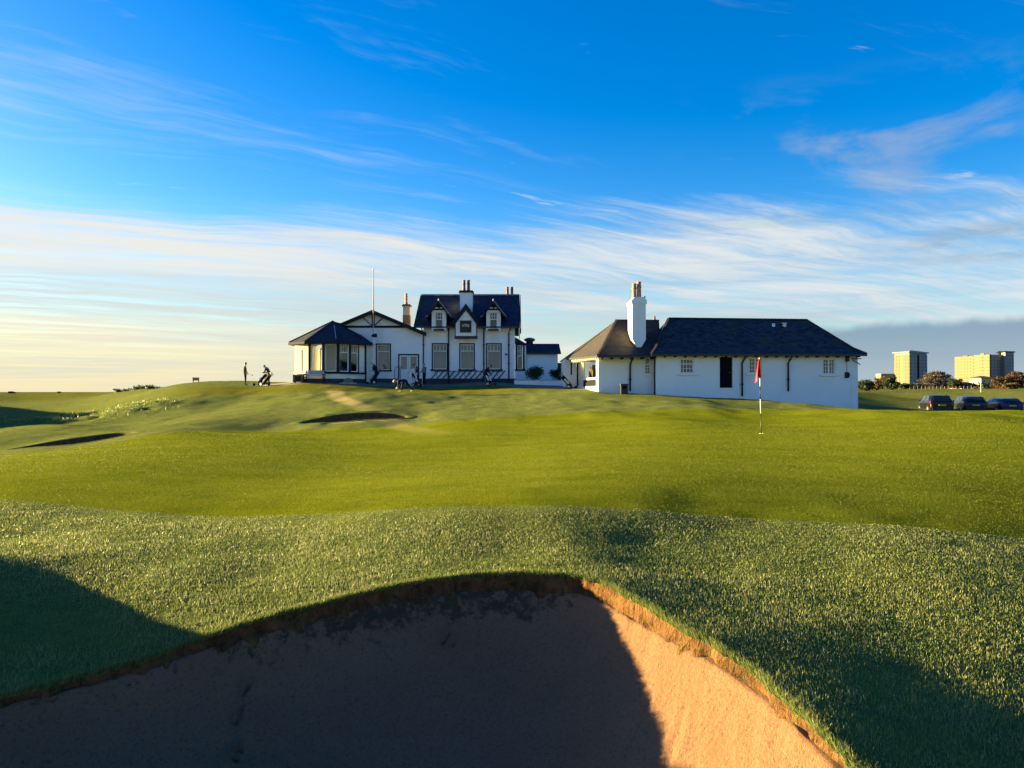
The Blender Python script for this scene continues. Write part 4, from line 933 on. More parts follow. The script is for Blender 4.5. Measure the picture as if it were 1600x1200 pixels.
# bell-cast: steeper above, flared at the eaves
def bell(a, b, r0, r1, t=.22, drop=.16):
    A, B, C, D = map(Vector, (a, b, r1, r0)); m0 = A.lerp(D, t) - Vector((0, 0, drop)); m1 = B.lerp(C, t) - Vector((0, 0, drop))
    return [[tuple(A), tuple(B), tuple(m1), tuple(m0)], [tuple(m0), tuple(m1), tuple(C), tuple(D)]]
def bell3(a, b, r, t=.22, drop=.16):
    A, B, C = map(Vector, (a, b, r)); m0 = A.lerp(C, t) - Vector((0, 0, drop)); m1 = B.lerp(C, t) - Vector((0, 0, drop))
    return [[tuple(A), tuple(B), tuple(m1), tuple(m0)], [tuple(m0), tuple(m1), tuple(C)]]
mroof = roof_faces('roof', bell(C0, C1, RL, RR_) + bell3(C1, C2, RR_) + bell(C2, C3, RR_, RL) + bell3(C3, C0, RL), .07, M['slate2'], shop)
def rsub(n, mb, m): return obj(n, mb.mesh(n, M[m], shop.location), mroof)
mb = MB(); mb.bar((RL[0], RL[1], RL[2]+.02), (RR_[0], RR_[1], RR_[2]+.02), .2, .09); rsub('ridge_tiles', mb, 'slate3')
mb = MB()
for c, r in ((C0, RL), (C1, RR_)):
    A, B = Vector(c), Vector(r); m0 = A.lerp(B, .22)-Vector((0, 0, .14)); mb.bar(tuple(A+Vector((0,0,.03))), tuple(m0+Vector((0,0,.03))), .15, .06); mb.bar(tuple(m0+Vector((0,0,.03))), tuple(B), .15, .06)
rsub('hip_tiles', mb, 'slate3')
mb = MB()
mb.bar((eL, ey-.02, erz-.08), (eR, ey-.02, erz-.08), .10, .13); rsub('gutter', mb, 'gutter')
mb = MB(); mb.box(eL+.1, eR-.1, ey+.06, 46.99, erz-.12, erz-.06); n_ = 0
x = eL+.2
while x < eR-.2: mb.box(x, x+.09, ey+.06, 46.99, erz-.21, erz-.12); x += .62
rsub('rafter_ends', mb, 'dark')
# left hipped roof
L0 = (PX(887, 54.6)-.05, 54.6, PZ(560, 54.6)); EY = LY-.95; L1 = (PX(934, EY), EY, PZ(555, EY)); L2 = (PX(1021, EY)+.5, EY, PZ(555, EY))
RY = 51.6; R0 = (PX(963.5, RY), RY, PZ(500, RY)); R1 = (PX(1030, RY), RY, PZ(500.5, RY)); L0b = (L0[0]-.2, 59.5, L0[2]); L2b = (R1[0], 59.5, 2.3)
lr_ = roof_faces('roof', bell(L1, L2, R0, R1, .25, .14) + bell3(L0, L1, R0, .25, .10) + [[L0b, L0, R0], [L2b, L0b, R0, R1]], .07, [M['slate3']], shop)
def lsub(n, mb, m): return obj(n, mb.mesh(n, M[m], shop.location), lr_)
mb = MB(); A, B = Vector(L1), Vector(R0); m0 = A.lerp(B, .25)-Vector((0, 0, .11)); mb.bar(tuple(A+Vector((0,0,.03))), tuple(m0+Vector((0,0,.03))), .14, .06); mb.bar(tuple(m0+Vector((0,0,.03))), tuple(B+Vector((0,0,.02))), .14, .06); mb.bar(R0, R1, .16, .08); lsub('ridge_tiles', mb, 'slate3')
mb = MB(); mb.bar((L1[0], EY-.03, L1[2]-.08), (L2[0]-.6, EY-.03, L1[2]-.08), .09, .11); mb.bar((L0[0], L0[1]-.02, L0[2]-.06), (L1[0], EY-.03, L1[2]-.08), .09, .11); lsub('gutter', mb, 'gutter')
mb = MB(); T_, L__ = fr2(L0[:2], L1[:2]); mb.T = T_
for q_ in np.arange(1.2, L__, .5): mb.box(q_, q_+.09, .05, .55, 2.02, 2.2)
lsub('rafter_ends', mb, 'paint')
mb = MB(FL); x = lx0+.1
while x < lx1: mb.box(x, x+.09, -.9, 0, L1[2]-.22, L1[2]-.10); x += .62
lsub('rafter_ends', mb, 'dark')
mb = MB(); mb.tube([(PX(1023, RY), RY, R1[2]-.1), (PX(1023, RY), RY, PZ(493.5, RY))], [.09, .05], 8); lsub('finial', mb, 'pot2')
# tall chimney with a tapered foot
cy0 = 48.1; c0, c1 = PX(988.2, cy0), PX(1009.3, cy0); ct = PZ(474.5, cy0); cbm = PZ(530.5, cy0); cbt = PZ(542.5, cy0)
mb = MB(); mb.slab([(c0, cy0, cbm), (c0+.28, cy0, cbt), (c1-.28, cy0, cbt), (c1, cy0, cbm), (c1, cy0, ct), (c0, cy0, ct)], (0, 1.75, 0))
ch = mb.build('chimney', M['white'], shop)
mb = MB(); mb.box(c0-.06, c1+.06, cy0-.06, cy0+1.81, ct, ct+.22); mb.slab([(c0-.06, cy0-.06, ct+.22), (c1+.06, cy0-.06, ct+.22), (c1-.14, cy0-.06, ct+.42), (c0+.14, cy0-.06, ct+.42)], (0, 1.87, 0)); obj('coping', mb.mesh('coping', M['white'], shop.location), ch)
for u, h in ((991.3, .98), (998.7, 1.1)): obj('chimney_pot', chimney_pot(None, PX(u, cy0+.9), cy0+.9, ct+.40, h, .15).mesh('chimney_pot', M['clay'], shop.location), ch)
mb = MB(); mb.tube([(c1-.05, cy0+.1, ct+.22), (c1-.05, cy0+.1, ct+.5)], .04, 6); obj('vent_stub', mb.mesh('vent_stub', M['black'], shop.location), ch)
# fittings
pipe(shop, FS, s(1159), sz_(619), se-.08, swan=.18); pipe(shop, FS, s(1231), sz_(611.5), se-.08, swan=.18); pipe(shop, FL, PX(984.3, LY), PZ(611, LY), L1[2]-.08, swan=.14)
for u, kind in ((1209, 0), (1226, 1)):
    v0, v1 = 517, 505.5; yy = 47+.9*2.9; x_ = PX(u, yy); mb = MB(); b0, b1 = PZ(v0, yy), PZ(v1, yy)
    mb.tube([(x_, yy, b0-.1), (x_, yy, b1)], .10, 10); mb.box(x_-.17, x_+.22, yy-.2, yy+.15, b0-.02, b0+.05)
    if kind: mb.tube([(x_, yy, b1-.02), (x_, yy, b1+.04)], .17, 10); mb.tube([(x_, yy, b1-.18), (x_, yy, b1-.13)], .15, 10)
    mb.build('roof_vent', M['paint'], shop)
mb = MB(FS); mb.box(s(1320.8), s(1325.5), -.16, 0, sz_(565), sz_(557.5)); mb.build('alarm_box', M['black'], shop)
mb = MB(FS); mb.tube([(s(1323), -.03, sz_(565)), (s(1323), -.03, sz_(583))], .012, 6); mb.build('cable', M['black'], shop)
mb = MB(FS); mb.tube([(s(1323.3)+.115*math.cos(q), -.07, sz_(586)+.155*math.sin(q)) for q in np.linspace(0, 2*math.pi, 18)], .042, 6); mb.box(s(1320), s(1326.5), -.02, 0, sz_(590.5), sz_(581.5)); mb.build('hose_ring', M['black'], shop)
mb = MB(FS); mb.tube([(s(1331), -.05, sz_(560.5)), (s(1336), -.28, sz_(560.8)), (s(1340), -.5, sz_(561))], .03, 6); mb.tube([(s(1333), -.05, sz_(563)), (s(1339), -.45, sz_(570))], .03, 6); mb.box(s(1331), s(1340), -.1, 0, sz_(561.5), sz_(560)); mb.build('wall_bracket', M['plinth'], shop)

# ---- flagpole ------------------------------------------------------
fd = 61.3; fx = PX(583.3, fd); fz = gz(fx, fd)
fp = thing('flagpole', 'tall bare white flagpole standing against the gable of the clubhouse', 'flagpole', (fx, fd, fz))
mb = MB(); mb.tube([(0, 0, -.3), (0, 0, 4.4)], [.085, .075], 12); mb.build('lower_mast', M['paint'], fp, False)
mb = MB(); top = PZ(420.5, fd)-fz; mb.tube([(0, -.02, 3.9), (0, -.02, top)], [.06, .03], 10); mb.build('upper_mast', M['stone'], fp, False)
mb = MB(); mb.box(-.02, .27, -.14, .12, PZ(527, fd)-fz, PZ(521.5, fd)-fz); mb.box(-.14, .02, -.12, .1, PZ(526, fd)-fz, PZ(523, fd)-fz); mb.build('clamp', M['dark'], fp, False)
mb = MB(); mb.lathe([(0, top-.02), (.05, top), (.055, top+.04), (0, top+.09)], 10, (0, -.02)); mb.build('finial', M['grey'], fp, False)
# ------------------------------------------------------------------ golf flag on the green
def onground(u, d): x = PX(u, d); return (x, d, gz(x, d))
fl = onground(1189.3, 21.); g0 = fl[2]
flag = thing('golf_flag', 'red flag hanging limp on a black and white banded pin in the green', 'golf flag', fl)
zb_ = lambda v: PZ(v, 21.) - g0
bands = [(zb_(681)-.12, zb_(646), 'black'), (zb_(646), zb_(624), 'paint'), (zb_(624), zb_(604), 'black'), (zb_(604), zb_(585), 'paint'), (zb_(585), zb_(559), 'paint')]
tiltx = -.045/2.1
for z0_, z1_, m in bands:
    mb = MB(); mb.tube([(tiltx*z0_, 0, z0_), (tiltx*z1_, 0, z1_)], .0115, 10); mb.build('pin_band', M[m], flag, False)
mb = MB(); mb.tube([(0, 0, .006), (0, 0, -.10)], .054, 20, caps=False); mb.build('cup', M['paint'], flag, False)
# cloth: pleated sheet hanging from the hoist
nu, nv = 25, 18; V = []
for j in range(nv):
    t_ = j/(nv-1); zt_ = zb_(561) - t_*(zb_(561)-zb_(589))
    for i in range(nu):
        s_ = i/(nu-1)
        wdt = (.04 + .115*t_**.8)
        x_ = -.03 + tiltx*zt_ + (s_-.62)*wdt*1.15 + .012*math.sin(7*s_+3*t_)
        y_ = .055*math.sin(s_*3.2*math.pi*1.3 + .8*t_)*(.35+.65*t_) - .02
        z_ = zt_ - .16*(t_)*(1-abs(s_-.12)*1.15)**1.0*max(0, (1-s_*1.05)) - .02*math.sin(9*s_)*t_
        V.append((x_, y_, z_))
me = grid_mesh('cloth', np.array(V), nv, nu, False, [M['red']]); obj('cloth', me, flag)
sol = flag.children[-1].modifiers.new('thick', 'SOLIDIFY'); sol.thickness = .003

# ------------------------------------------------------------------ things along the clubhouse front
# slatted bench
def bench(loc, label):
    b = thing('bench', label, 'bench', loc)
    w = 1.42
    for sx_ in (-w/2, w/2):
        mb = MB(); mb.box(sx_-.035, sx_+.035, -.30, -.24, 0, .62); mb.bar((sx_, .18, 0), (sx_, .27, .92), .07); mb.box(sx_-.04, sx_+.04, -.32, .24, .58, .64); mb.box(sx_-.03, sx_+.03, -.26, .20, .36, .42); mb.build('bench_end', M['dark'], b, False)
    for k in range(5):
        mb = MB(); mb.box(-w/2-.03, w/2+.03, -.27+k*.095, -.19+k*.095, .42, .445); mb.build('slat', M['grey_wood'], b, False)
    for k in range(4):
        z_ = .53+k*.105; y_ = .205+.075*(z_-.4)/.5; mb = MB(); mb.box(-w/2-.03, w/2+.03, y_-.03, y_-.005, z_, z_+.085); mb.build('slat', M['grey_wood'], b, False)
    return b
M['grey_wood'] = pmat('grey_wood', (.40, .42, .44), .8, .15, 10., .003, 70.)
bx_, by_ = PX(491.5, 57.75), 57.75
bench((bx_, by_, gz(bx_, by_)+.05), 'pale slatted bench with dark ends under the lounge windows')
# stone trough table by the sunlit corner
tx, ty = PX(468, 58.6), 58.3; tz_ = gz(tx, ty)+.05
tr = thing('trough_planter', 'wooden planter box on stubby posts beside the sunlit lounge wall', 'planter', (tx, ty, tz_))
mb = MB(); mb.box(-.36, .36, -.25, .25, .50, .60); mb.build('rim', M['wood'], tr, False)
mb = MB(); mb.box(-.20, .24, -.20, .22, .06, .50); mb.build('box', M['leafsoil'], tr, False)
for a_, b_ in ((-.31, -.2), (.31, -.2), (-.31, .2), (.31, .2)):
    mb = MB(); mb.box(a_-.05, a_+.05, b_-.05, b_+.05, 0, .5); mb.build('post', M['wood'], tr, False)
# old grinding wheel set in the ground
wx_, wy_ = PX(546.5, 58.6), 58.0; wz_ = gz(wx_, wy_)+.05
wh = thing('millstone', 'half buried round stone leaning on the lounge wall beside the bench', 'millstone', (wx_, wy_, wz_))
mb = MB(); mb.slab([(.40*math.cos(a), 0, .40*math.sin(a)+.03) for a in np.linspace(0, math.pi, 22)] + [(-.40, 0, -.1), (.40, 0, -.1)], (0, .13, 0)); mb.build('stone_wheel', M['moss_stone'] if 'moss_stone' in M else M['stone'], wh, False)
mb = MB(); mb.slab([(.11*math.cos(a), -.012, .11*math.sin(a)+.03) for a in np.linspace(0, math.pi, 12)], (0, .02, 0)); mb.build('hub', M['dark'], wh, False)
mb = MB(); mb.box(-.62, .62, -.12, .15, -.05, .07); mb.build('plinth_stone', M['stone'], wh, False)
# curved handrail by the double door
hx, hy = PX(619, 60.9), 60.9; hz_ = gz(hx, hy)+.05
hr = thing('handrail', 'curved tubular handrail beside the double doors', 'handrail', (hx, hy, hz_))
zt_ = PZ(573, 60.9)-hz_
mb = MB(); mb.tube([(-.12, 0, 0), (-.12, 0, zt_*.75), (-.08, 0, zt_*.92), (.02, 0, zt_), (.16, 0, zt_)], .025, 8); mb.build('front_rail', M['plinth'], hr, False)
mb = MB(); mb.tube([(.16, 0, zt_), (.20, .35, zt_), (.20, .8, zt_), (.20, .85, 0)], .025, 8); mb.build('back_rail', M['plinth'], hr, False)
# long bag rack under the windows
ry = 61.2; r0, r1 = PX(672, ry), PX(791, ry); rz0 = gz((r0+r1)/2, ry)+.05; rk = thing('bag_rack', 'long black rack of slanted bars under the clubhouse windows', 'rack', ((r0+r1)/2, ry, rz0)); L_ = r1-r0
zt_, zl_ = PZ(579, ry)-rz0, PZ(592.5, ry)-rz0
mb = MB(); mb.box(-L_/2+.3, L_/2-.25, .05, .09, zt_-.10, zt_-.05); mb.build('top_rail', M['black'], rk, False)
mb = MB(); mb.box(-L_/2, L_/2-.3, -.22, -.17, zl_-.02, zl_+.05); mb.build('foot_rail', M['black'], rk, False)
nb = 13
for k in range(nb):
    x_ = -L_/2 + .1 + k*(L_-.75)/(nb-1)
    mb = MB(); mb.bar((x_, -.24, zl_), (x_+.55, .12, zt_), .10, .06); mb.build('slanted_bar', M['black'], rk, False)
for k in range(0, nb-1):
    x_ = -L_/2 + .42 + k*(L_-.75)/(nb-1)
    mb = MB(); mb.bar((x_+.22, .10, zl_), (x_-.04, .06, zt_-.08), .028, .028); mb.build('stay', M['grey' if k % 3 == 1 else 'black'], rk, False)
for k in range(5):
    x_ = -L_/2+.2 + k*(L_-.7)/4; mb = MB(); mb.bar((x_, -.15, 0), (x_, -.15, zl_), .05); mb.build('leg', M['black'], rk, False)
# white planter wall and its shrubs
py_ = 59.6; q0, q1 = PX(803.5, py_), PX(884, 58.6); pw = thing('planter_wall', 'low white wall of a raised bed in front of the annex', 'low wall', ((q0+q1)/2, py_, gz((q0+q1)/2, py_)))
zt0, zt1 = PZ(594.3, py_), PZ(594.8, 58.6)
mb = MB(); mb.slab([(q0, py_, 0), (q1, 58.6, -.4), (q1, 58.6, zt1), (q0, py_, zt0)], (0, .22, 0)); mb.build('wall', M['white'], pw)
mb = MB(); mb.slab([(q0-.03, py_-.03, zt0), (q1+.03, 58.57, zt1), (q1+.03, 58.57, zt1+.05), (q0-.03, py_-.03, zt0+.05)], (0, .28, 0)); mb.build('coping', M['stone'], pw)
mb = MB(); mb.slab([(q0+.05, py_+.24, zt0-.03), (q1-.05, 58.85, zt1-.03), (q1-.05, 62.9, zt1-.03), (q0+.05, 62.9, zt0-.03)], (0, 0, -.5)); mb.build('soil', M['leafsoil'], pw)

def leaf_mat(name, c0, c1, c2, tr=.25):
    m = grass_mat(name, c0, c1, c2, .55); return m
M['shrub'] = leaf_mat('shrub_leaf', (.018, .040, .012), (.045, .075, .020), (.10, .13, .04))
M['evergreen'] = leaf_mat('evergreen_leaf', (.014, .024, .012), (.030, .045, .020), (.06, .075, .03))
M['russet'] = leaf_mat('russet_leaf', (.042, .030, .018), (.085, .050, .024), (.14, .09, .042))
M['bronze'] = leaf_mat('bronze_leaf', (.055, .045, .020), (.11, .085, .032), (.17, .14, .06))
M['twig'] = leaf_mat('bare_twig', (.035, .028, .022), (.075, .060, .045), (.13, .11, .08))
M['bark'] = pmat('bark', (.06, .045, .032), .9, .3, 8., .01, 30.)
def crown_mesh(name, n, centers, size, mat, flat=.5):
    """leaf faces spread through several uneven clumps: centers = (x,y,z,rx,ry,rz)"""
    C_ = np.array(centers); w = C_[:, 3]*C_[:, 4]*C_[:, 5]; w = w**.75; idx_ = rng.choice(len(C_), n, p=w/w.sum())
    v = rng.normal(0, 1, (n, 3)); v /= np.linalg.norm(v, axis=1)[:, None]; r = rng.uniform(0, 1, n)**.45
    p = C_[idx_, :3] + v*r[:, None]*C_[idx_, 3:]*(.85 + .3*rng.uniform(0, 1, (n, 1)))
    a = rng.normal(0, 1, (n, 3)); a /= np.linalg.norm(a, axis=1)[:, None]; b = np.cross(a, rng.normal(0, 1, (n, 3))); b /= np.linalg.norm(b, axis=1)[:, None]
    sz = size*rng.uniform(.6, 1.4, n)[:, None]
    V = np.stack([p-a*sz*.5-b*sz*flat*.5, p+a*sz*.2-b*sz*flat*.5, p+a*sz*.7, p-a*sz*.1+b*sz*flat*.5], 1)
    me = np_mesh(name, V.reshape(-1, 3), np.arange(4*n).reshape(n, 4), [mat], False)
    attr(me, 'tone', np.repeat(np.clip(rng.uniform(0, 1, n)*.8 + .2*rng.uniform(0, 1, len(C_))[idx_], 0, 1), 4)); return me
def shrub(loc, w, h, label, mat='shrub', n=1300, size=.11, group=None, cat='shrub'):
    s_ = thing('shrub', label, cat, loc, 0, group)
    cs = [(rng.uniform(-.3, .3)*w, rng.uniform(-.25, .25)*w, h*rng.uniform(.35, .75), w*rng.uniform(.22, .34), w*rng.uniform(.22, .3), h*rng.uniform(.2, .3)) for _ in range(7)] + [(0, 0, h*.4, w*.42, w*.36, h*.36)]
    obj('foliage', crown_mesh('foliage', n, cs, size, M[mat]), s_)
    mb = MB()
    for k in range(4):
        a = rng.uniform(0, 6.28); mb.tube([(0, 0, -.05), (.12*w*math.cos(a), .12*w*math.sin(a), h*.35), (.28*w*math.cos(a), .28*w*math.sin(a), h*.7)], [.03*h, .02*h, .01*h], 5)
    mb.build('stems', M['bark'], s_, False); return s_
for u, w_, v0, v1, lab in ((833.5, 1.8, 570.5, 596, 'rounded dark green shrub in the raised bed below the annex wall'), (871.5, 1.4, 572, 596, 'smaller dark shrub at the shop end of the raised bed')):
    yy = 60.7; x_ = PX(u, yy); z_ = PZ(v1-1, yy)-.05; shrub((x_, yy, z_), w_, PZ(v0, yy)-z_, lab, n=2400, size=.10, group='shrubs in the raised bed')
# bin at the shop wall
bx_, by_ = PX(975.3, 46.9), 46.95; bz = gz(bx_, by_)
bn = thing('litter_bin', 'square black litter bin against the white shop wall', 'bin', (bx_, by_, bz))
mb = MB(); hb = PZ(600.3, 46.9)-bz; mb.slab([(-.21, -.21, -.05), (.21, -.21, -.05), (.21, .21, -.05), (-.21, .21, -.05)], (0, 0, hb)); mb.build('body', M['black'], bn, False)
mb = MB(); mb.box(-.24, .24, -.24, .24, hb-.05, hb+.02); mb.build('lid', M['plinth'], bn, False)
mb = MB(); mb.box(-.15, .15, -.215, -.205, hb-.28, hb-.14); mb.build('opening', M['door'], bn, False)
# small marker on the crest and a distant post
ml = onground(306, 66.5); mk = thing('tee_marker', 'small pale board on short posts on the crest left of the golfers', 'marker', ml)
zz_ = PZ(589.8, 66.5)-ml[2]
mb = MB(); mb.box(-.28, .28, -.03, .03, zz_-.26, zz_); mb.build('board', M['wood'], mk, False)
for a_ in (-.22, .22):
    mb = MB(); mb.box(a_-.03, a_+.03, -.02, .04, -.1, zz_-.26); mb.build('post', M['wood'], mk, False)
# yardage pin far out on the right
ml = onground(1532.5, 150.); fp2 = thing('golf_flag', 'distant slim pale flag pin on the fairway behind the cars', 'golf flag', ml)
mb = MB(); mb.tube([(0, 0, -.1), (0, 0, PZ(599.5, 150)-ml[2])], .05, 6); mb.build('pin', M['paint'], fp2, False)
mb = MB(); h_ = PZ(599.5, 150)-ml[2]; mb.slab([(0, 0, h_), (.5, .1, h_-.05), (.45, .12, h_-.4), (0, 0, h_-.38)], (0, .02, 0)); mb.build('cloth', M['paint'], fp2, False)

# ------------------------------------------------------------------ cars
def paintmat(name, col):
    m = pmat(name, col, .3, .05, 2., spec=.25); b = m.node_tree.nodes['Principled BSDF']; b.inputs['Coat Weight'].default_value = .25; b.inputs['Coat Roughness'].default_value = .06; return m
M['car_glass'] = pmat('tinted_glass', (.01, .013, .016), .06, .1, 2., spec=.7)
M['lamp_red'] = pmat('tail_lamp', (.45, .015, .02), .2, .1, 9.)
M['plate'] = pmat('yellow_plate', (.60, .45, .03), .5, .05, 9.)
M['alloy'] = pmat('alloy', (.45, .46, .48), .35, .1, 9., metal=.8)
def car(name, label, loc, rz, col, L=4.2, Wd=1.78, H=1.50, boxy=0., group='cars parked beyond the green'):
    c = thing(name, label, 'car', loc, rz, group); hw = Wd/2
    # stations along the car (y+ = front): y, half width low, half width belt, belt z, roof z, half width roof, floor z
    k = boxy
    st = [(-L/2, .80, .78, .86, .88, .70, .42), (-L/2+.06, .93, .92, .95, .97, .78, .30), (-L/2+.22, .98, .97, .98, 1.02+.30*k, .80, .24), (-L/2+.55+.0*k, 1, .99, .99, 1.34+.06*k, .76, .22), (-L/2+.95, 1, 1, .99, 1.455, .75, .22),
          (-.35, 1, 1, .98, 1.50, .76, .22), (.35, 1, 1, .96, 1.475, .76, .22), (.85, 1, .99, .95, 1.30, .76, .22), (1.30, 1, .98, .94, .97, .80, .22), (L/2-.45, .98, .95, .88, .90, .74, .24), (L/2-.12, .90, .86, .74, .76, .62, .28), (L/2, .72, .70, .58, .60, .5, .40)]
    sc = H/1.5; V = []; ring_n = 14
    for (y, wl, wb, zb2, zr, wr, zf) in st:
        zr *= sc; half = [(wl*.86, zf), (wl*.98, zf+.10), (wl*1.0, .55), (wb*1.0, zb2-.12), (wb*.96, zb2), (wb*.96*(1-.55)+wr*.55, zb2+(zr-zb2)*.55), (wr*.88, zr-.04*(zr-zb2 > .1)), ]
        pts = [(-a*hw, y, z) for a, z in half] + [(a*hw, y, z) for a, z in half[::-1]]
        V += pts
    n_ = len(st); F_ = []
    mb = MB(); mb.v = V; mb.smooth = True
    for i in range(n_-1):
        for j in range(ring_n): mb.idx((i*ring_n+j, i*ring_n+(j+1) % ring_n, (i+1)*ring_n+(j+1) % ring_n, (i+1)*ring_n+j))
    mb.idx([j for j in range(ring_n)]); mb.idx([(n_-1)*ring_n+j for j in range(ring_n)][::-1])
    me = mb.mesh('body', col); bm = bmesh.new(); bm.from_mesh(me); bmesh.ops.recalc_face_normals(bm, faces=bm.faces); bm.to_mesh(me); bm.free()
    b = obj('body', me, c)
    sb_ = b.modifiers.new('sub', 'SUBSURF'); sb_.levels = sb_.render_levels = 2
    def pt(i, j, o=.012):   # a little outside the body skin
        p = Vector(V[i*ring_n+j]); ctr = Vector((0, p.y, .75)); return p + (p-ctr).normalized()*o
    # side windows
    for sd_ in (0, 1):
        J = (lambda j: j) if sd_ == 0 else (lambda j: ring_n-1-j)
        sx_ = -1 if sd_ == 0 else 1
        def side(y, f):   # f 0 belt..1 roof
            zb2 = np.interp(y, [s_[0] for s_ in st], [s_[3] for s_ in st]); zr = np.interp(y, [s_[0] for s_ in st], [s_[4]*sc for s_ in st])
            wb = np.interp(y, [s_[0] for s_ in st], [s_[2]*.96 for s_ in st]); wr = np.interp(y, [s_[0] for s_ in st], [s_[5] for s_ in st])
            return (sx_*hw*(wb*(1-f)+wr*f)*1.005, y, zb2+(zr-zb2)*f)
        for y0_, y1_, t0_, t1_ in ((-L/2+.62, -.42, .78, .86), (-.34, .62, .86, .82)):
            w_ = MB(); w_.slab([side(y0_+.05, .08), side(y1_-.03, .08), side(y1_+(.0 if y1_ < .3 else -.12), t1_), side(y0_+(.22 if y0_ < -1 else .03), t0_)], (sx_*.012, 0, .004)); w_.build('side_window', M['car_glass'], c, False)
        m_ = MB(); m_.box(sx_*hw*1.02-.0, sx_*hw*1.02+sx_*.11, .68, .76, .95, 1.05); m_.build('wing_mirror', col, c, False)
    y_ = -L/2
    w_ = MB(); w_.slab([(-.60, y_+.14, 1.02), (.60, y_+.14, 1.02), (.54, y_+.14+.34*(1-.6*k), 1.36*sc), (-.54, y_+.14+.34*(1-.6*k), 1.36*sc)], (0, -.02, .012)); w_.build('rear_window', M['car_glass'], c, False)
    w_ = MB(); w_.slab([(-.64, 1.28, 1.0), (.64, 1.28, 1.0), (.56, .80, 1.36*sc), (-.56, .80, 1.36*sc)], (0, .02, .02)); w_.build('windscreen', M['car_glass'], c, False)
    for sx_ in (-1, 1):
        w_ = MB(); w_.box(sx_*.745-.09, sx_*.745+.09, y_+.045, y_+.20, .72, .98); w_.build('tail_light', M['lamp_red'], c, False)
        w_ = MB(); w_.box(sx_*.60-.14, sx_*.60+.14, L/2-.22, L/2-.02, .62, .74); w_.build('headlight', M['alloy'], c, False)
    w_ = MB(); w_.box(-.26, .26, y_-.035, y_-.01, .62, .73); w_.build('number_plate', M['plate'], c, False)
    w_ = MB(); w_.box(-.72, .72, y_-.03, y_+.1, .32, .52); w_.build('bumper', M['black'], c, False)
    for sx_ in (-1, 1):
        for yy in (-L/2+.78, L/2-.85):
            xx = sx_*(hw-.10); w_ = MB(); w_.tube([(xx-.10, yy, .31), (xx+.10, yy, .31)], .31, 20); wl_ = w_.build('wheel', M['rubber'], c, False)
            w_ = MB(); w_.tube([(xx+sx_*.09, yy, .31), (xx+sx_*.112, yy, .31)], .20, 16); obj('rim', w_.mesh('rim', M['alloy']), wl_)
    return c
cols = [paintmat('black_car_paint', (.005, .005, .006)), paintmat('navy_car_paint', (.008, .012, .024)), paintmat('blue_car_paint', (.012, .016, .075))]
for (nm, lab, u, d, rz, c, H, bx2) in (('parked_car', 'black parked hatchback nearest the white shop building', 1483, 60.5, R(-15), 0, 1.56, .25), ('parked_car', 'dark navy hatchback with yellow rear plate between the black and the blue car', 1537, 61.5, R(-17), 1, 1.47, .1), ('parked_car', 'blue parked car at the far end of the row, light on its side window', 1590, 61.5, R(-12), 2, 1.36, .0)):
    x_ = PX(u, d); vtop = {0: 615.5, 1: 617.5, 2: 620.5}[c]
    car(nm, lab, (x_, d+2., PZ(vtop, d+1.6)-H*1.0), rz, cols[c], H=H, boxy=bx2)

# ------------------------------------------------------------------ trees, hedge, far buildings
def tree(loc, w, h, label, mat, kind='round', n=1500, size=.5, trunk_h=.25, group='trees beyond the fairway', name='tree'):
    t_ = thing(name, label, 'tree', loc, 0, group); mb = MB(); tips = []
    mb.tube([(0, 0, -.3), (.02*w, 0, h*trunk_h), (.03*w, .01*w, h*.75)], [.035*h, .026*h, .006*h], 7)
    for k in range(11):
        a = k*2.4+rng.uniform(0, .6); z0 = h*(trunk_h*.8 + .4*rng.uniform(0, 1)); r = w*rng.uniform(.25, .46); z1 = min(h*.93, z0 + h*rng.uniform(.15, .42))
        mb.tube([(0, 0, z0), (r*.5*math.cos(a), r*.5*math.sin(a), z0+(z1-z0)*.6), (r*math.cos(a), r*math.sin(a), z1)], [.014*h, .009*h, .003*h], 5); tips.append((r*math.cos(a), r*math.sin(a), z1))
    mb.build('trunk', M['bark'], t_, False)
    cs = []
    for x_, y_, z_ in tips: cs.append((x_*.92, y_*.92, z_*.96, w*rng.uniform(.12, .2), w*rng.uniform(.12, .2), h*rng.uniform(.09, .15)))
    if kind == 'dome': cs = [(w*.42*math.cos(a)*q, w*.42*math.sin(a)*q, h*(.45+.40*(1-q*q)), w*.13, w*.13, h*.10) for q in (.35, .7, 1.) for a in np.arange(0, 6.28, 6.28/(4+6*q))+q] + [(0, 0, h*.86, w*.16, w*.16, h*.10)]
    elif kind == 'cone': cs = [(rng.uniform(-.05, .05)*w, rng.uniform(-.05, .05)*w, h*q, w*.5*(1.02-q), w*.5*(1.02-q), h*.12) for q in (.15, .3, .45, .6, .75, .9)]
    else: cs += [(0, 0, h*.55, w*.36, w*.36, h*.34), (w*.2, 0, h*.30, w*.28, w*.28, h*.24), (-w*.2, .1, h*.32, w*.28, w*.28, h*.24), (0, -w*.15, h*.24, w*.3, w*.25, h*.2)]
    if kind == 'dome': cs += [(0, 0, h*.5, w*.40, w*.38, h*.36), (-w*.25, 0, h*.33, w*.22, w*.2, h*.25), (w*.25, 0, h*.33, w*.22, w*.2, h*.25)]
    obj('crown', crown_mesh('crown', n, cs, size, M[mat]), t_); return t_
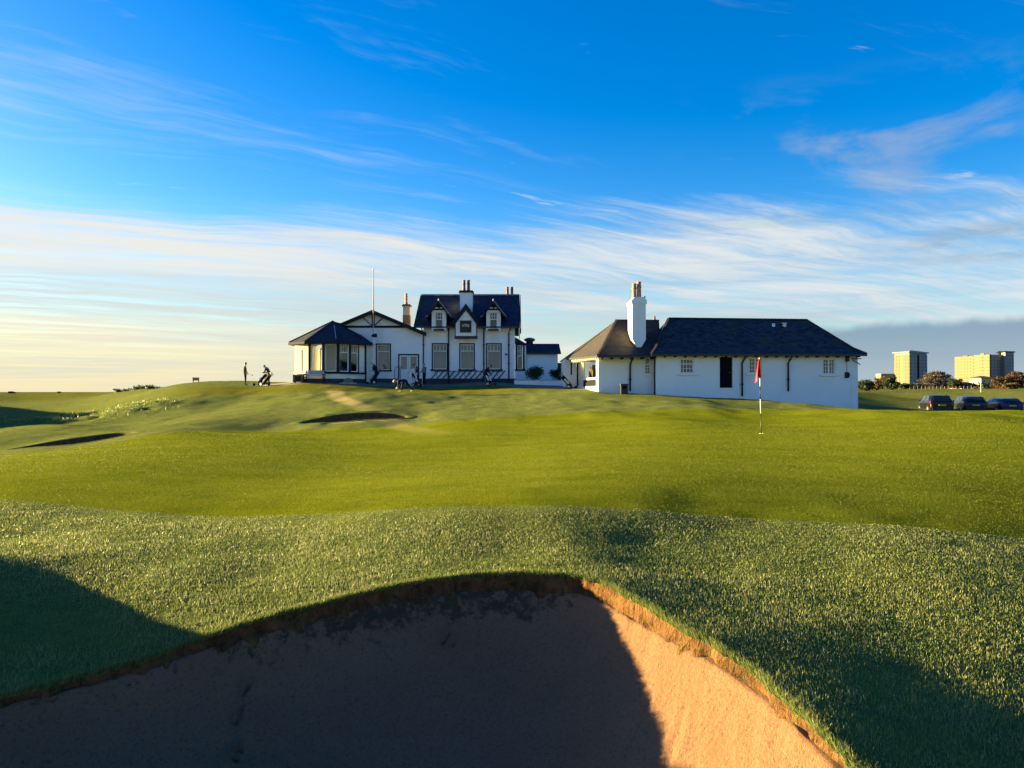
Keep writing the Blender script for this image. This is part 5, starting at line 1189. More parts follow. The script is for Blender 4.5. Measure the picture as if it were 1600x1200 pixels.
TREES = [ # u, base v, top v, width px, dist, material, kind, label
 (1352, 612, 590, 26, 150, 'evergreen', 'round', 'dark green bush tree close behind the shop wall corner'),
 (1366, 611, 593, 20, 170, 'bronze', 'round', 'pale olive bush between the dark bush and the russet tree'),
 (1378, 609, 585, 20, 210, 'russet', 'round', 'thin russet tree left of the first tower block'),
 (1392, 609, 588, 24, 200, 'evergreen', 'round', 'dark bushy tree at the foot of the first tower block'),
 (1412, 608, 598, 20, 240, 'evergreen', 'round', 'low dark bush below the sunlit face of the first tower'),
 (1464, 608, 577.5, 52, 260, 'twig', 'dome', 'broad bare domed tree between the two tower blocks'),
 (1493, 608, 591, 24, 250, 'evergreen', 'round', 'low dark evergreen at the right foot of the domed tree'),
 (1428, 608, 600, 22, 250, 'evergreen', 'round', 'low dark bush under the shaded side of the first tower'),
 (1563, 609, 586, 30, 230, 'russet', 'round', 'brown autumn tree right of the cream house'),
 (1588, 609, 578, 38, 230, 'russet', 'dome', 'tall reddish brown tree at the edge of the frame'),
 (1541, 600, 590.5, 14, 320, 'evergreen', 'round', 'small dark tree behind the cream house'),
 (1620, 610, 580, 40, 225, 'russet', 'round', 'reddish tree cut by the right edge of the photo'),
 (1578, 609, 597, 26, 215, 'bronze', 'round', 'low orange brown bush in front of the russet trees')]
for (u, v0, v1, wp, d, mt, kd, lab) in TREES:
    x_ = PX(u, d); z_ = PZ(v0, d); w_ = wp*d/1200; h_ = (v0-v1)*d/1200
    z_g = min(z_, gz(x_, d)); tree((x_, d, z_g), w_, h_ + (z_-z_g), lab, mt, kd, n=4200 if wp > 34 else (2600 if wp > 22 else 1500), size=.0017*d, trunk_h=.14)
# hedge line and pale fence
hd = thing('hedge', 'low clipped dark hedge along the foot of the far trees', 'hedge', (PX(1470, 262), 262, gz(PX(1470, 262), 262)))
cs = [(PX(u, 262)-PX(1470, 262), rng.uniform(-1, 1), 1.1+rng.uniform(-.3, .4), 3.4, 1.6, 1.0) for u in range(1355, 1640, 8)]
obj('foliage', crown_mesh('foliage', 3800, cs, .5, M['evergreen']), hd)
mb = MB()
for u in range(1355, 1640, 8): x_ = PX(u, 262)-PX(1470, 262); mb.tube([(x_, 0, -.4), (x_, 0, 1.2)], [.12, .06], 5)
mb.build('stems', M['bark'], hd, False)['kind'] = 'stuff'
fy = 244; fn = thing('fence', 'long pale post and rail fence below the far trees', 'fence', (PX(1450, fy), fy, gz(PX(1450, fy), fy)))
for k in range(22):
    u = 1392 + k*6; x_ = PX(u, fy); z_ = gz(x_, fy); mb = MB(); mb.box(x_-.06, x_+.06, fy-.06, fy+.06, z_-.3, z_+.95); mb.build('post', M['wood'], fn)
    if k < 21:
        x2 = PX(u+6, fy); z2 = gz(x2, fy)
        for q in (.35, .75): mb = MB(); mb.bar((x_, fy-.12, z_+q), (x2, fy-.12, z2+q), .05, .13); mb.build('rail', M['wood'], fn)
# tower blocks
M['tower'] = pmat('ochre_render', (.150, .110, .052), .85, .08, .15, stain=(.06, (.12, .088, .042), .5))
M['tower2'] = pmat('buff_concrete', (.155, .114, .052), .85, .08, .12, stain=(.05, (.12, .088, .042), .5))
M['tower_grey'] = pmat('grey_cladding', (.20, .21, .22), .8, .1, .2)
M['tower_win'] = pmat('far_window', (.07, .07, .065), .6, .3, .4, spec=.2)
M['tower_pale'] = pmat('pale_panel', (.22, .18, .115), .8, .1, .3)
def face_windows(parent, p, q, z0, z1, nfl, ncols, ww, wh, mat='tower_win', skip=(), inset=.05, frame_m='tower_pale'):
    T, L_ = fr2(p, q); mb = MB(); mb.box(-ww/2, ww/2, -.10, .05, -wh/2, wh/2); mb.cur = 1; mb.box(-ww/2+.12, ww/2-.12, -.13, -.09, -wh/2+.12, wh/2-.12); me = mb.mesh('window', [M[frame_m], M[mat]])
    e = (Vector((*q, 0))-Vector((*p, 0))).normalized(); rz = math.atan2(e.y, e.x); fh = (z1-z0)/nfl
    for f_ in range(nfl):
        for c_ in range(ncols):
            if c_ in skip: continue
            o = obj('window', me, parent); w = T((c_+.5)*L_/ncols, 0, z0+(f_+.55)*fh); o.location = w - parent.location; o.rotation_euler = (0, 0, rz)
D1 = 560; cpt = (PX(1421, D1), D1); pL = (PX(1397.5, D1+11), D1+11); pR = (PX(1449, D1+12), D1+12); pB = (pL[0]+pR[0]-cpt[0], pL[1]+pR[1]-cpt[1])
tz0 = PZ(609, D1)-6; tz1 = PZ(553.5, D1)
tw1 = thing('tower_block', 'square tower block with overhanging low pitched roof, its left face sunlit', 'tower block', (cpt[0], D1, tz0), 0, 'tower blocks on the skyline')
mb = MB(); mb.slab([(*cpt, tz0), (*pR, tz0), (*pB, tz0), (*pL, tz0)], (0, 0, tz1-tz0)); mb.build('wall', M['tower'], tw1)
ov = 1.12; ctr = Vector(((pL[0]+pR[0])/2, (pL[1]+pR[1])/2, 0)); E4 = [ctr+(Vector((*p, 0))-ctr)*ov for p in (cpt, pR, pB, pL)]
mb = MB(); mb.slab([(e.x, e.y, tz1+1.2) for e in E4], (0, 0, .7)); 
for i in range(4): mb.face([(*E4[i].xy, tz1+1.9), (*E4[(i+1) % 4].xy, tz1+1.9), (ctr.x, ctr.y, tz1+3.6)])
mb.build('roof', M['tower_grey'], tw1)
mb = MB(); i4 = [ctr+(Vector((*p, 0))-ctr)*.97 for p in (cpt, pR, pB, pL)]; mb.slab([(e.x, e.y, tz1) for e in i4], (0, 0, 1.2)); mb.build('attic', M['tower_grey'], tw1)
face_windows(tw1, pL, cpt, tz0+6, tz1-.3, 10, 5, 1.7, 1.5, skip=(2,), mat='tower_win', frame_m='tower'); face_windows(tw1, cpt, pR, tz0+6, tz1-.3, 10, 5, 2.0, 1.5, skip=(2,), frame_m='grey_wood')
T, L_ = fr2(pL, cpt)
mb = MB(T); mb.box(L_*.44, L_*.56, -.05, .2, tz0, tz1-.1); mb.build('stair_strip', M['tower_pale'], tw1)
T, L_ = fr2(cpt, pR); mb = MB(T); mb.box(0.01, L_*.42, -.04, .2, tz0, tz1-.1); mb.box(L_*.56, L_-.01, -.04, .2, tz0, tz1-.1); mb.build('cladding', M['tower_grey'], tw1)
mb = MB(T); mb.box(L_*.44, L_*.54, .0-.02, .3, tz0, tz1); mb.build('recess', M['door'], tw1)
mb = MB(); mb.slab([(pL[0]-9, pL[1]+2, tz0), (pL[0], pL[1], tz0), (pL[0], pL[1]+8, tz0), (pL[0]-9, pL[1]+10, tz0)], (0, 0, 18)); mb.build('side_block', M['tower_pale'], tw1)
D2 = 640; aL = (PX(1492.5, D2+30), D2+30); aC = (PX(1547, D2), D2); aR = (PX(1570, D2+4), D2+4); bL = (PX(1571, D2-2), D2-2); bR = (PX(1584.5, D2+2), D2+2); z0_ = PZ(609, D2)-8
tw2 = thing('tower_block', 'long slab tower block with sunlit banded left face and grey end', 'tower block', (aC[0], D2, z0_), 0, 'tower blocks on the skyline')
zA, zA1, zB_ = PZ(554, D2), PZ(556.5, D2+30), PZ(550.5, D2)
def prism(mb, pts, z0, z1): mb.slab([(*p, z0) for p in pts], (0, 0, z1-z0))
aM = (aL[0]*.45+aC[0]*.55, aL[1]*.45+aC[1]*.55)
mb = MB(); prism(mb, [aM, aC, aR, (aR[0]+4, aR[1]+14), (aM[0]+12, aM[1]+14)], z0_, zA); mb.build('wall', M['tower2'], tw2)
mb = MB(); prism(mb, [(aL[0], aL[1]+.5), (aM[0]-.01, aM[1]+.5), (aM[0]+10, aM[1]+12), (aL[0]+12, aL[1]+13)], z0_, zA-.7); mb.build('wall', M['tower2'], tw2)
mb = MB(); prism(mb, [bL, bR, (bR[0]+2, bR[1]+14), (bL[0]+3, bL[1]+14)], z0_, zB_); mb.build('wall', M['tower_grey'], tw2)
T, L_ = fr2(aC, aR); mb = MB(T); mb.box(.02, L_-.02, -.06, .1, z0_, zA-.5); mb.build('cladding', M['tower_grey'], tw2)
mb = MB(T); mb.box(-.4, .9, -.12, .05, z0_, zA+.2); mb.build('corner_strip', M['door'], tw2)
face_windows(tw2, aL, aM, z0_+9, zA-1.5, 10, 6, 2.8, 1.3, frame_m='tower'); face_windows(tw2, aM, aC, z0_+9, zA-1.0, 10, 7, 2.8, 1.3, frame_m='tower')
face_windows(tw2, aC, aR, z0_+9, zA-1.0, 10, 5, 1.5, 1.2, frame_m='tower_grey'); face_windows(tw2, bL, bR, z0_+9, zB_-1.5, 10, 3, 1.6, 1.2, frame_m='tower_grey')
mb = MB(); prism(mb, [(bL[0]-.8, bL[1]-.8), (bR[0]+1, bR[1]-.4), (bR[0]+3, bR[1]+15), (bL[0]+2, bL[1]+15)], zB_, zB_+.9); mb.build('roof', M['door'], tw2)
mb = MB(); prism(mb, [(PX(1560, D2+6), D2+6), (PX(1572, D2+6), D2+6), (PX(1572, D2+14), D2+12), (PX(1560, D2+14), D2+12)], zA, PZ(548, D2)); mb.build('plant_room', M['tower_pale'], tw2)
mb = MB(); prism(mb, [(PX(1532, D2+14), D2+14), (PX(1538, D2+12), D2+12), (PX(1540, D2+18), D2+18)], zA, zA+1.6); prism(mb, [(PX(1505, D2+30), D2+30), (PX(1512, D2+28), D2+28), (PX(1514, D2+34), D2+34)], zA-.8, zA+.8); mb.build('roof_box', M['tower_pale'], tw2)
# low houses
def house(u0, u1, vb, ve, vr, d, label, wallm, roofm, depth=8., wins=3, hip=.25):
    x0, x1 = PX(u0, d), PX(u1, d); zb2, ze2, zr2 = PZ(vb, d), PZ(ve, d), PZ(vr, d); zb3 = min(zb2, gz((x0+x1)/2, d))-.5
    h = thing('house', label, 'house', ((x0+x1)/2, d, zb3), 0, 'low houses below the tower blocks')
    mb = MB(); mb.box(x0, x1, d, d+depth, zb3, ze2); mb.build('wall', M[wallm], h)
    o = .5; ins = (x1-x0)*hip
    roof_faces('roof', [[(x0-o, d-o, ze2), (x1+o, d-o, ze2), (x1-ins, d+depth/2, zr2), (x0+ins, d+depth/2, zr2)], [(x1+o, d+depth+o, ze2), (x0-o, d+depth+o, ze2), (x0+ins, d+depth/2, zr2), (x1-ins, d+depth/2, zr2)], [(x0-o, d+depth+o, ze2), (x0-o, d-o, ze2), (x0+ins, d+depth/2, zr2)], [(x1+o, d-o, ze2), (x1+o, d+depth+o, ze2), (x1-ins, d+depth/2, zr2)]], .15, M[roofm], h)
    for k in range(wins):
        x_ = x0+(x1-x0)*(k+.5)/wins; zc = zb2+(ze2-zb2)*.5; hh = (ze2-zb2)*.28; mb = MB(); mb.box(x_-.55, x_+.55, d-.06, d+.05, zc-hh, zc+hh); w = mb.build('window', M['paint'], h)
        mb = MB(); mb.box(x_-.45, x_+.45, d-.09, d-.05, zc-hh+.1, zc+hh-.1); obj('pane', mb.mesh('pane', M['tower_win'], h.location), w)
    return h
M['house_wall'] = pmat('cream_render', (.36, .30, .20), .85, .05, .5); M['house_roof'] = pmat('brown_tiles', (.055, .045, .040), .8, .2, 1.)
house(1503, 1532, 609, 605, 597, 280, 'wide low bungalow with brown roof below the sunlit tower face', 'house_wall', 'house_roof', wins=4)
house(1533, 1552, 603, 590.5, 587, 300, 'small cream house with two windows between bungalow and russet tree', 'house_wall', 'house_roof', wins=2)
house(1540, 1562, 610, 606, 600, 270, 'brown roofed bungalow half hidden behind the blue car', 'house_wall', 'house_roof', wins=3)
house(1590, 1618, 609, 606.5, 602, 300, 'long low building behind the russet trees', 'house_wall', 'house_roof', wins=3)
# low scrub on the far left skyline
for u, w_, h_, lab in ((18, 16, 2.6, 'low dark scrub mound on the far left skyline'), (92, 5, 2., 'tiny bush on the horizon left of the dune')):
    d = 330; x_ = PX(u, d); shrub((x_, d, gz(x_, d)-.3), w_*d/1200, h_*d/1200+.6, lab, 'evergreen', 400, .5, 'scrub on the far skyline', 'bush')
for k, (u, d) in enumerate(((186, 96), (200, 92), (214, 88), (228, 84), (238, 79))):
    x_ = PX(u, d); shrub((x_, d, gz(x_, d)-.25), 1.6, .75, ('thin dark scrub clump along the dune foot, %s' % ('farthest from the golfers', 'second from the far end', 'in the middle of the row', 'second from the near end', 'nearest the golfers')[k]), 'evergreen', 260, .16, 'scrub along the dune foot', 'bush')
# ------------------------------------------------------------------ golfers and their bags
def cloth(name, c): return pmat(name, c, .85, .15, 25., .003, 120., .2)
M['navy'] = cloth('navy_cloth', (.014, .018, .034)); M['blackc'] = cloth('black_cloth', (.012, .012, .014)); M['whitec'] = cloth('white_cloth', (.68, .68, .66)); M['maroon'] = cloth('maroon_cloth', (.10, .018, .026))
M['greyc'] = cloth('grey_cloth', (.16, .16, .17)); M['tan'] = cloth('tan_cloth', (.33, .26, .18)); M['shoe'] = pmat('shoe', (.55, .54, .52), .6, .1, 20.); M['hair'] = pmat('hair', (.03, .022, .015), .7, .3, 40.); M['ghair'] = pmat('grey_hair', (.28, .27, .26), .7, .2, 40.)
def person(label, loc, rz, pose, top, legs, shoes='shoe', hair='hair', cap=None, group='golfers in front of the clubhouse', belly=1.0):
    """pose: joints as (forward, side, up) in metres for a 1.78 m figure; the body is one skinned surface"""
    p = dict(pelvis=(0, 0, .95), spine=(0, 0, 1.12), chest=(0, 0, 1.34), neck=(.01, 0, 1.50), head0=(.03, 0, 1.58), head1=(.04, 0, 1.68), head2=(.03, 0, 1.75),
             hipL=(0, .10, .91), hipR=(0, -.10, .91), kneeL=(.03, .11, .50), kneeR=(.03, -.11, .50), ankL=(0, .12, .09), ankR=(0, -.12, .09), toeL=(.17, .14, .035), toeR=(.17, -.14, .035),
             shL=(0, .19, 1.43), shR=(0, -.19, 1.43), elL=(-.02, .25, 1.15), elR=(-.02, -.25, 1.15), wrL=(.05, .25, .90), wrR=(.05, -.25, .90))
    p.update(pose); rad = dict(pelvis=.155, spine=.15*belly, chest=.165, neck=.062, head0=.085, head1=.100, head2=.070, hip=.105, knee=.066, ank=.048, toe=.036, sh=.075, el=.050, wr=.034)
    names = list(p); V = [Vector((f, s_, z)) for f, s_, z in (p[k] for k in names)]; rr = [rad.get(k, rad.get(k[:-1], .05)) for k in names]; ix = {k: i for i, k in enumerate(names)}
    E_ = [('pelvis', 'spine'), ('spine', 'chest'), ('chest', 'neck'), ('neck', 'head0'), ('head0', 'head1'), ('head1', 'head2')]
    for sd_ in 'LR': E_ += [('pelvis', 'hip'+sd_), ('hip'+sd_, 'knee'+sd_), ('knee'+sd_, 'ank'+sd_), ('ank'+sd_, 'toe'+sd_), ('chest', 'sh'+sd_), ('sh'+sd_, 'el'+sd_), ('el'+sd_, 'wr'+sd_)]
    E_ = [(ix[a], ix[b]) for a, b in E_]; zone = {}
    for i, k in enumerate(names): zone[i] = 'head' if k.startswith('head') or k == 'neck' else ('shoe' if k[:3] in ('toe', ) else ('leg' if k[:3] in ('kne', 'ank') or k.startswith('hip') or k == 'pelvis' else ('hand' if k[:2] == 'wr' else 'top')))
    # hands: palm, four unequal curled fingers, thumb from the side of the palm
    for sd_, sg in (('L', 1), ('R', -1)):
        w = V[ix['wr'+sd_]]; e = V[ix['el'+sd_]]; d = (w-e).normalized(); sidev = Vector((0, sg, 0)); cr = d.cross(sidev); cr = cr.normalized() if cr.length > .1 else Vector((1, 0, 0)); palmn = d.cross(cr).normalized()
        V.append(w+d*.085); rr.append(.030); pi_ = len(V)-1; E_.append((ix['wr'+sd_], pi_)); zone[pi_] = 'hand'
        for q, ln in ((-1.5, .058), (-.5, .075), (.5, .080), (1.5, .070)):
            V.append(w+d*(.095+ln*.45)+cr*(q*.017)); rr.append(.0095); a = len(V)-1; V.append(w+d*(.095+ln*.8)+cr*(q*.016)+palmn*.025); rr.append(.008); E_ += [(pi_, a), (a, a+1)]; zone[a] = zone[a+1] = 'hand'
        V.append(w+d*.06+cr*.045); rr.append(.011); a = len(V)-1; V.append(w+d*.09+cr*.055+palmn*.02); rr.append(.009); E_ += [(ix['wr'+sd_], a), (a, a+1)]; zone[a] = zone[a+1] = 'hand'
    me = bpy.data.meshes.new('tmp'); me.from_pydata([tuple(v) for v in V], E_, []); o = bpy.data.objects.new('tmp', me); COL.objects.link(o)
    sk = o.modifiers.new('skin', 'SKIN'); ss_ = o.modifiers.new('sub', 'SUBSURF'); ss_.levels = 2; ss_.render_levels = 2
    lay = me.skin_vertices[0].data
    for i, r in enumerate(rr): lay[i].radius = (r, r*(.78 if names[i] in ('chest', 'spine', 'pelvis') else 1)) if i < len(names) else (r, r); lay[i].use_root = (i == 0)
    dg = bpy.context.evaluated_depsgraph_get(); bm_ = bpy.data.meshes.new_from_object(o.evaluated_get(dg)); bpy.data.objects.remove(o); bm_.name = 'body'
    bm_.materials.clear()
    for m in (top, legs, shoes, 'skin'): bm_.materials.append(M[m])
    SV = np.array([tuple(v) for v in V]); code = {'top': 0, 'leg': 1, 'shoe': 2, 'head': 3, 'hand': 3}
    zc = np.array([code[zone[i]] for i in range(len(V))])
    for pl in bm_.polygons:
        c = np.array(pl.center); best = 1e9; mi = 0
        for a, b in E_:
            A, B = SV[a], SV[b]; ab = B-A; t_ = np.clip(((c-A) @ ab)/max(ab @ ab, 1e-9), 0, 1); dd = np.linalg.norm(c-A-t_*ab) - (rr[a]*(1-t_)+rr[b]*t_)
            if dd < best:
                best = dd; za, zb2 = zone[a], zone[b]
                if za == 'leg' and zb2 == 'leg': mi = 1
                elif zb2 == 'shoe': mi = 2 if t_ > -.1 else 1
                elif zb2 == 'hand' and za == 'top': mi = 0 if t_ < .93 else 3
                elif za == 'top' and zb2 == 'head': mi = 0 if t_ < .55 else 3
                else: mi = zc[a] if t_ < .5 else zc[b]
        pl.material_index = int(mi); pl.use_smooth = True
    t_ = thing('person', label, 'person', loc, rz, group); obj('body', bm_, t_)
    h0, h1, h2 = (Vector(p[k]) for k in ('head0', 'head1', 'head2')); up = (h2-h0).normalized(); fw = Vector((1, 0, 0)) - up*up.x; fw = fw.normalized() if fw.length > .1 else Vector((0, 0, -1)); sd2 = up.cross(fw)
    hm = MB(); hm.smooth = True; nlat, nlon = 6, 12; rows = []
    for i in range(nlat):
        la = R(2 + i*(86/(nlat-1))); row = []
        for j in range(nlon):
            lo = 2*math.pi*j/nlon; back = .5-.5*math.cos(lo); dn = math.cos(la)*(1.02) - (.45*back*math.sin(la) if not cap else .15*math.sin(la))
            q = h1 + up*(.095*dn+.012) + (fw*math.cos(lo)*.108 + sd2*math.sin(lo)*.100)*math.sin(la)*1.02 - fw*.008; row.append(hm.vert(tuple(q)))
        rows.append(row)
    for a, b in zip(rows, rows[1:]):
        for j in range(nlon): hm.idx((a[j], a[(j+1) % nlon], b[(j+1) % nlon], b[j]))
    hm.idx(rows[0]); hm.build('cap' if cap else 'hair', M[cap or hair], t_, False)
    if cap:
        b = MB(); c0 = h1+up*.03; b.slab([tuple(c0+fw*.09+sd2*.085), tuple(c0+fw*.19+sd2*.05-up*.015), tuple(c0+fw*.19-sd2*.05-up*.015), tuple(c0+fw*.09-sd2*.085)], up*.012); b.build('cap_brim', M[cap], t_, False)
    fc = MB(); fc.tube([tuple(h1+fw*.088-up*.0), tuple(h1+fw*.118-up*.03)], [.008, .016], 6); fc.build('nose', M['skin'], t_, False)
    return t_
def place(u, d): x = PX(u, d); return (x, d, gz(x, d)+.02)
def bend(deg, hz=.95, f0=0., reach=None, head=20, tw=0.):
    """torso pitched forward about the hips"""
    a = R(deg); P_ = lambda r, s_=0., o=0.: (f0 + math.sin(a)*r + math.cos(a)*o, s_, hz+math.cos(a)*r - math.sin(a)*o)
    b = R(deg+head); nk = P_(.55); H_ = lambda r: (nk[0]+math.sin(b)*r, 0, nk[2]+math.cos(b)*r)
    return dict(pelvis=(f0, 0, hz), spine=P_(.17), chest=P_(.39), neck=nk, head0=H_(.09), head1=H_(.19), head2=H_(.26), shL=P_(.47, .19), shR=P_(.47, -.19), hipL=(f0, .1, hz-.04), hipR=(f0, -.1, hz-.04))
def arms(pose, wl, wr, drop=.02):
    for k, w in (('L', wl), ('R', wr)):
        s_ = Vector(pose['sh'+k]); w = Vector(w); m = (s_+w)/2; d = (w-s_); need = math.sqrt(max(.0, .29**2 - (d.length/2)**2)); out = Vector((-.3, .55 if k == 'L' else -.55, -.4)); out -= out.project(d); pose['el'+k] = tuple(m+out.normalized()*need); pose['wr'+k] = tuple(w)
    return pose
def legs(pose, L, Rr):
    for k, (kn, an, to) in (('L', L), ('R', Rr)): pose['knee'+k], pose['ank'+k], pose['toe'+k] = kn, an, to
    return pose
stand = dict(pelvis=(0, 0, .95), shL=(0, .19, 1.43), shR=(0, -.19, 1.43))
FACE_R, FACE_L, AWAY, TO = 0., math.pi, math.pi/2, -math.pi/2
# 1 man standing on the crest, looking towards the pair with the cart
person('man in dark clothes standing alone on the crest, club in hand', place(383, 59.3), FACE_R+.25, arms(dict(stand), (.14, .20, .98), (.10, -.22, .93)), 'navy', 'blackc', 'blackc')
cl = thing('golf_club', 'thin golf club held by the lone standing man', 'golf club', place(383, 59.3), .25)
mb = MB(); mb.tube([(.20, -.20, .90), (.52, -.10, .78)], .009, 6); mb.build('shaft', M['grey'], cl, False)
mb = MB(); mb.slab([(.50, -.13, .74), (.56, -.13, .74), (.56, -.07, .84), (.52, -.07, .84)], (.0, .03, 0)); mb.build('club_head', M['black'], cl, False)
mb = MB(); mb.tube([(.06, -.23, .95), (.22, -.19, .895)], .014, 6); mb.build('grip', M['black'], cl, False)
# 2 man bending over his cart
b = bend(32, .93, -.06, head=25); arms(b, (.42, .14, 1.0), (.40, -.14, 1.02)); legs(b, ((.02, .11, .49), (-.12, .12, .09), (.05, .13, .035)), ((.06, -.11, .5), (.06, -.12, .09), (.23, -.13, .035)))
person('man in navy jacket leaning over his golf cart near the crest', place(420.5, 59.0), FACE_L-.1, b, 'navy', 'navy', 'blackc')
# 3 man with pale cap by the flagpole
b = bend(16, .94, 0, head=30); arms(b, (.30, .12, 1.28), (.34, -.16, 1.05))
person('golfer in dark clothes with pale cap standing by the flagpole', place(587.5, 59.3), FACE_L, b, 'blackc', 'blackc', 'shoe', cap='whitec')
# 4 golfer bending right down on the practice ground
b = bend(98, .80, -.05, head=-5); arms(b, (.50, .13, .30), (.46, -.10, .28)); legs(b, ((.16, .12, .44), (.20, .14, .09), (.37, .16, .035)), ((-.22, -.12, .44), (-.52, -.14, .12), (-.36, -.15, .035)))
person('golfer in black bent double reaching to the turf, front of the group', place(632.5, 50.3), FACE_L, b, 'blackc', 'blackc', 'shoe', 'ghair')
# 5 white top, bending forward
b = bend(36, .93, -.08, head=30); arms(b, (.44, .12, .95), (.46, -.1, 1.02)); person('golfer in a white top and pale trousers bending towards a bag', place(642, 58.0), FACE_R, b, 'whitec', 'whitec', 'shoe', 'hair')
# 6 maroon top
b = bend(18, .94, 0, head=25); arms(b, (.30, .14, 1.0), (.34, -.14, .98)); person('golfer in maroon and black bending beside the golfer in white', place(653.5, 59.0), FACE_L+.2, b, 'maroon', 'blackc', 'blackc', 'hair')
# 7 right hand one of the three
b = dict(stand); arms(b, (.26, .10, 1.08), (.24, -.14, 1.12)); person('golfer standing upright in grey and black near the drainpipe', place(663, 58.8), FACE_L-.3, b, 'greyc', 'blackc', 'shoe', 'ghair')
# 8 golfer at the right hand cart
b = bend(40, .92, -.1, head=15); arms(b, (.40, .12, .85), (.42, -.14, .90)); person('golfer in black bending over a cart in front of the bag rack', place(758.5, 57.6), FACE_R, b, 'blackc', 'greyc', 'shoe', cap='blackc')

def trolley(label, loc, rz, bagm='black', accent='whitec', lean=34, group='golf bags on wheeled carts'):
    t_ = thing('golf_cart_bag', label, 'golf bag', loc, rz, group); a = R(lean); ax = Vector((math.sin(a), 0, math.cos(a))); b0 = Vector((-.12, 0, .20)); n_ = Vector((-math.cos(a), 0, math.sin(a)))
    mb = MB(); mb.tube([tuple(b0+ax*q) for q in (0, .05, .4, .42, .82, .90)], [.10, .125, .125, .13, .135, .125], 12); bag = mb.build('bag', M[bagm], t_, False)
    mb = MB(); mb.tube([tuple(b0+n_*.11+ax*q) for q in (.12, .16, .46, .50)], [.03, .075, .075, .03], 8); mb.tube([tuple(b0+Vector((0, .12, 0))+ax*q) for q in (.2, .24, .62, .66)], [.02, .06, .06, .02], 8); obj('pocket', mb.mesh('pocket', M[accent]), bag)
    for k in range(7):
        an = k*.9; e = n_*.07*math.cos(an)+Vector((0, 1, 0))*.07*math.sin(an); ln = .18+.05*(k % 3); mb = MB(); mb.tube([tuple(b0+ax*.85+e), tuple(b0+ax*(.90+ln)+e*1.3)], .008, 5)
        c = b0+ax*(.90+ln)+e*1.3; mb.tube([tuple(c), tuple(c+n_*.06+ax*.02)], [.022, .03], 6); obj('club', mb.mesh('club', M['grey' if k % 2 else 'black']), bag)
    mb = MB(); mb.tube([tuple(b0-n_*.15-ax*.06), tuple(b0-n_*.15+ax*1.0), tuple(b0-n_*.12+ax*1.05+Vector((.16, 0, .05)))], .018, 6); mb.tube([tuple(b0-n_*.15+ax*.1), (.0, -.33, .15)], .014, 6); mb.tube([tuple(b0-n_*.15+ax*.1), (.0, .33, .15)], .014, 6); mb.tube([tuple(b0-n_*.15), (-.45, 0, .12)], .014, 6); mb.build('cart_frame', M['plinth'], t_, False)
    mb = MB(); q = b0-n_*.12+ax*1.05+Vector((.16, 0, .05)); mb.tube([(q.x, -.13, q.z), (q.x, .13, q.z)], .02, 6); mb.build('handle', M['black'], t_, False)
    for y_ in (-.34, .34):
        mb = MB(); mb.tube([(0, y_-.03, .15), (0, y_+.03, .15)], .15, 16); w = mb.build('wheel', M['rubber'], t_, False); mb = MB(); mb.tube([(0, y_-.034, .15), (0, y_+.034, .15)], .09, 12); obj('hub', mb.mesh('hub', M['grey']), w)
    mb = MB(); mb.tube([(-.46, -.025, .11), (-.46, .025, .11)], .11, 14); mb.build('front_wheel', M['rubber'], t_, False)
    return t_
trolley('golf cart with bulky dark bag beside the man leaning in navy', place(406.5, 59.0), .5, 'navy', 'whitec', 40)
trolley('second cart with pale trimmed bag at the feet of the man in navy', place(413, 58.6), -.5, 'blackc', 'greyc', 48)
trolley('black bag on a cart under the golfer with the pale cap', place(583.5, 58.8), .3, 'blackc', 'greyc', 30)
trolley('maroon and black bag cart between the golfers in white and maroon', place(650, 58.2), 2.6, 'maroon', 'whitec', 34)
trolley('black bag cart with white panels before the bag rack', place(764, 57.2), 2.9, 'blackc', 'whitec', 28)
trolley('lone bag cart leaning left at the path end by the shop', place(889.5, 53.6), 2.9, 'blackc', 'whitec', 42)
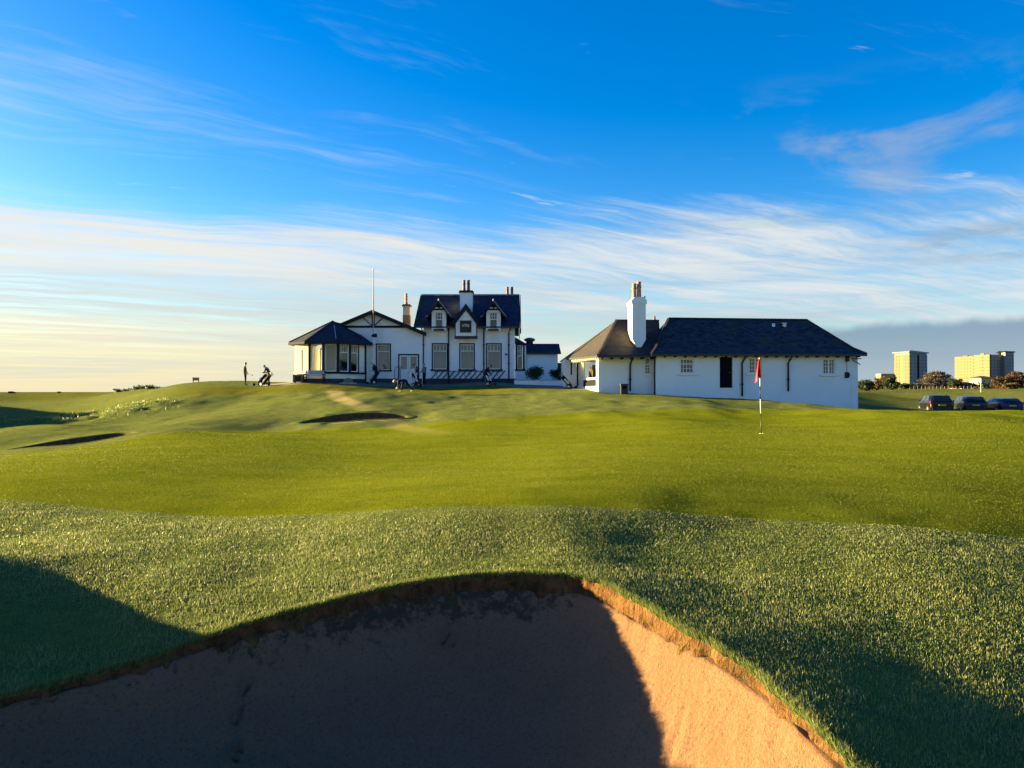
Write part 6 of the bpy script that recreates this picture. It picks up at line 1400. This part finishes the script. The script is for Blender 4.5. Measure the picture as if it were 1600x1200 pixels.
# ------------------------------------------------------------------ every separate piece of trim becomes a part of its own
SPLIT = {'bargeboard': 'bargeboard', 'hip_tiles': 'hip_tile_run', 'rafter_ends': 'rafter_end', 'glazing_bars': 'glazing_bar', 'mullions': 'mullion', 'tie_timbers': 'tie_timber', 'gable_panel': 'gable_panel', 'shop_goods': 'shop_goods',
         'dark_panels': 'dark_panel', 'corner_post': 'corner_post', 'cladding': 'cladding', 'pane': 'pane', 'hip_flashing': 'hip_flashing', 'roof_box': 'roof_box', 'flashing': 'flashing', 'back_window': 'back_window_bar', 'fascia': 'fascia_board', 'corbel': 'corbel', 'clamp': 'clamp', 'wall_bracket': 'wall_bracket', 'plinth': 'plinth', 'door_leaf': 'door_leaf', 'cart_frame': 'cart_tube', 'pocket': 'pocket', 'roof_vent': 'roof_vent', 'emblem': 'emblem'}
KEEP = {'emblem', 'roof_vent', 'corbel', 'clamp', 'back_window', 'door_leaf', 'wall_bracket'}
def islands(me):
    n = len(me.vertices); par = list(range(n))
    def find(i):
        while par[i] != i: par[i] = par[par[i]]; i = par[i]
        return i
    for e in me.edges:
        a, b = find(e.vertices[0]), find(e.vertices[1])
        if a != b: par[a] = b
    g = {}
    for i in range(n): g.setdefault(find(i), []).append(i)
    return list(g.values())
for o in list(S.objects):
    base = o.name.split('.')[0]
    if o.type != 'MESH' or base not in SPLIT or base in KEEP or o.parent is None: continue
    isl = islands(o.data)
    if len(isl) < 2 or len(isl) > 60: continue
    me = o.data; uv = me.uv_layers[0].data if me.uv_layers else None
    for k, ids in enumerate(isl):
        sset = {v: i for i, v in enumerate(ids)}; polys = [p for p in me.polygons if p.vertices[0] in sset]
        nm = bpy.data.meshes.new(SPLIT[base]); nm.from_pydata([tuple(me.vertices[v].co) for v in ids], [], [[sset[v] for v in p.vertices] for p in polys])
        for m in me.materials: nm.materials.append(m)
        for q, p in zip(nm.polygons, polys): q.use_smooth = p.use_smooth
        if uv:
            nu = nm.uv_layers.new(name='UVMap').data
            for q, p in zip(nm.polygons, polys):
                for a, b in zip(q.loop_indices, p.loop_indices): nu[a].uv = uv[b].uv
        c = bpy.data.objects.new(SPLIT[base], nm); COL.objects.link(c); c.parent = o.parent
    bpy.data.objects.remove(o)
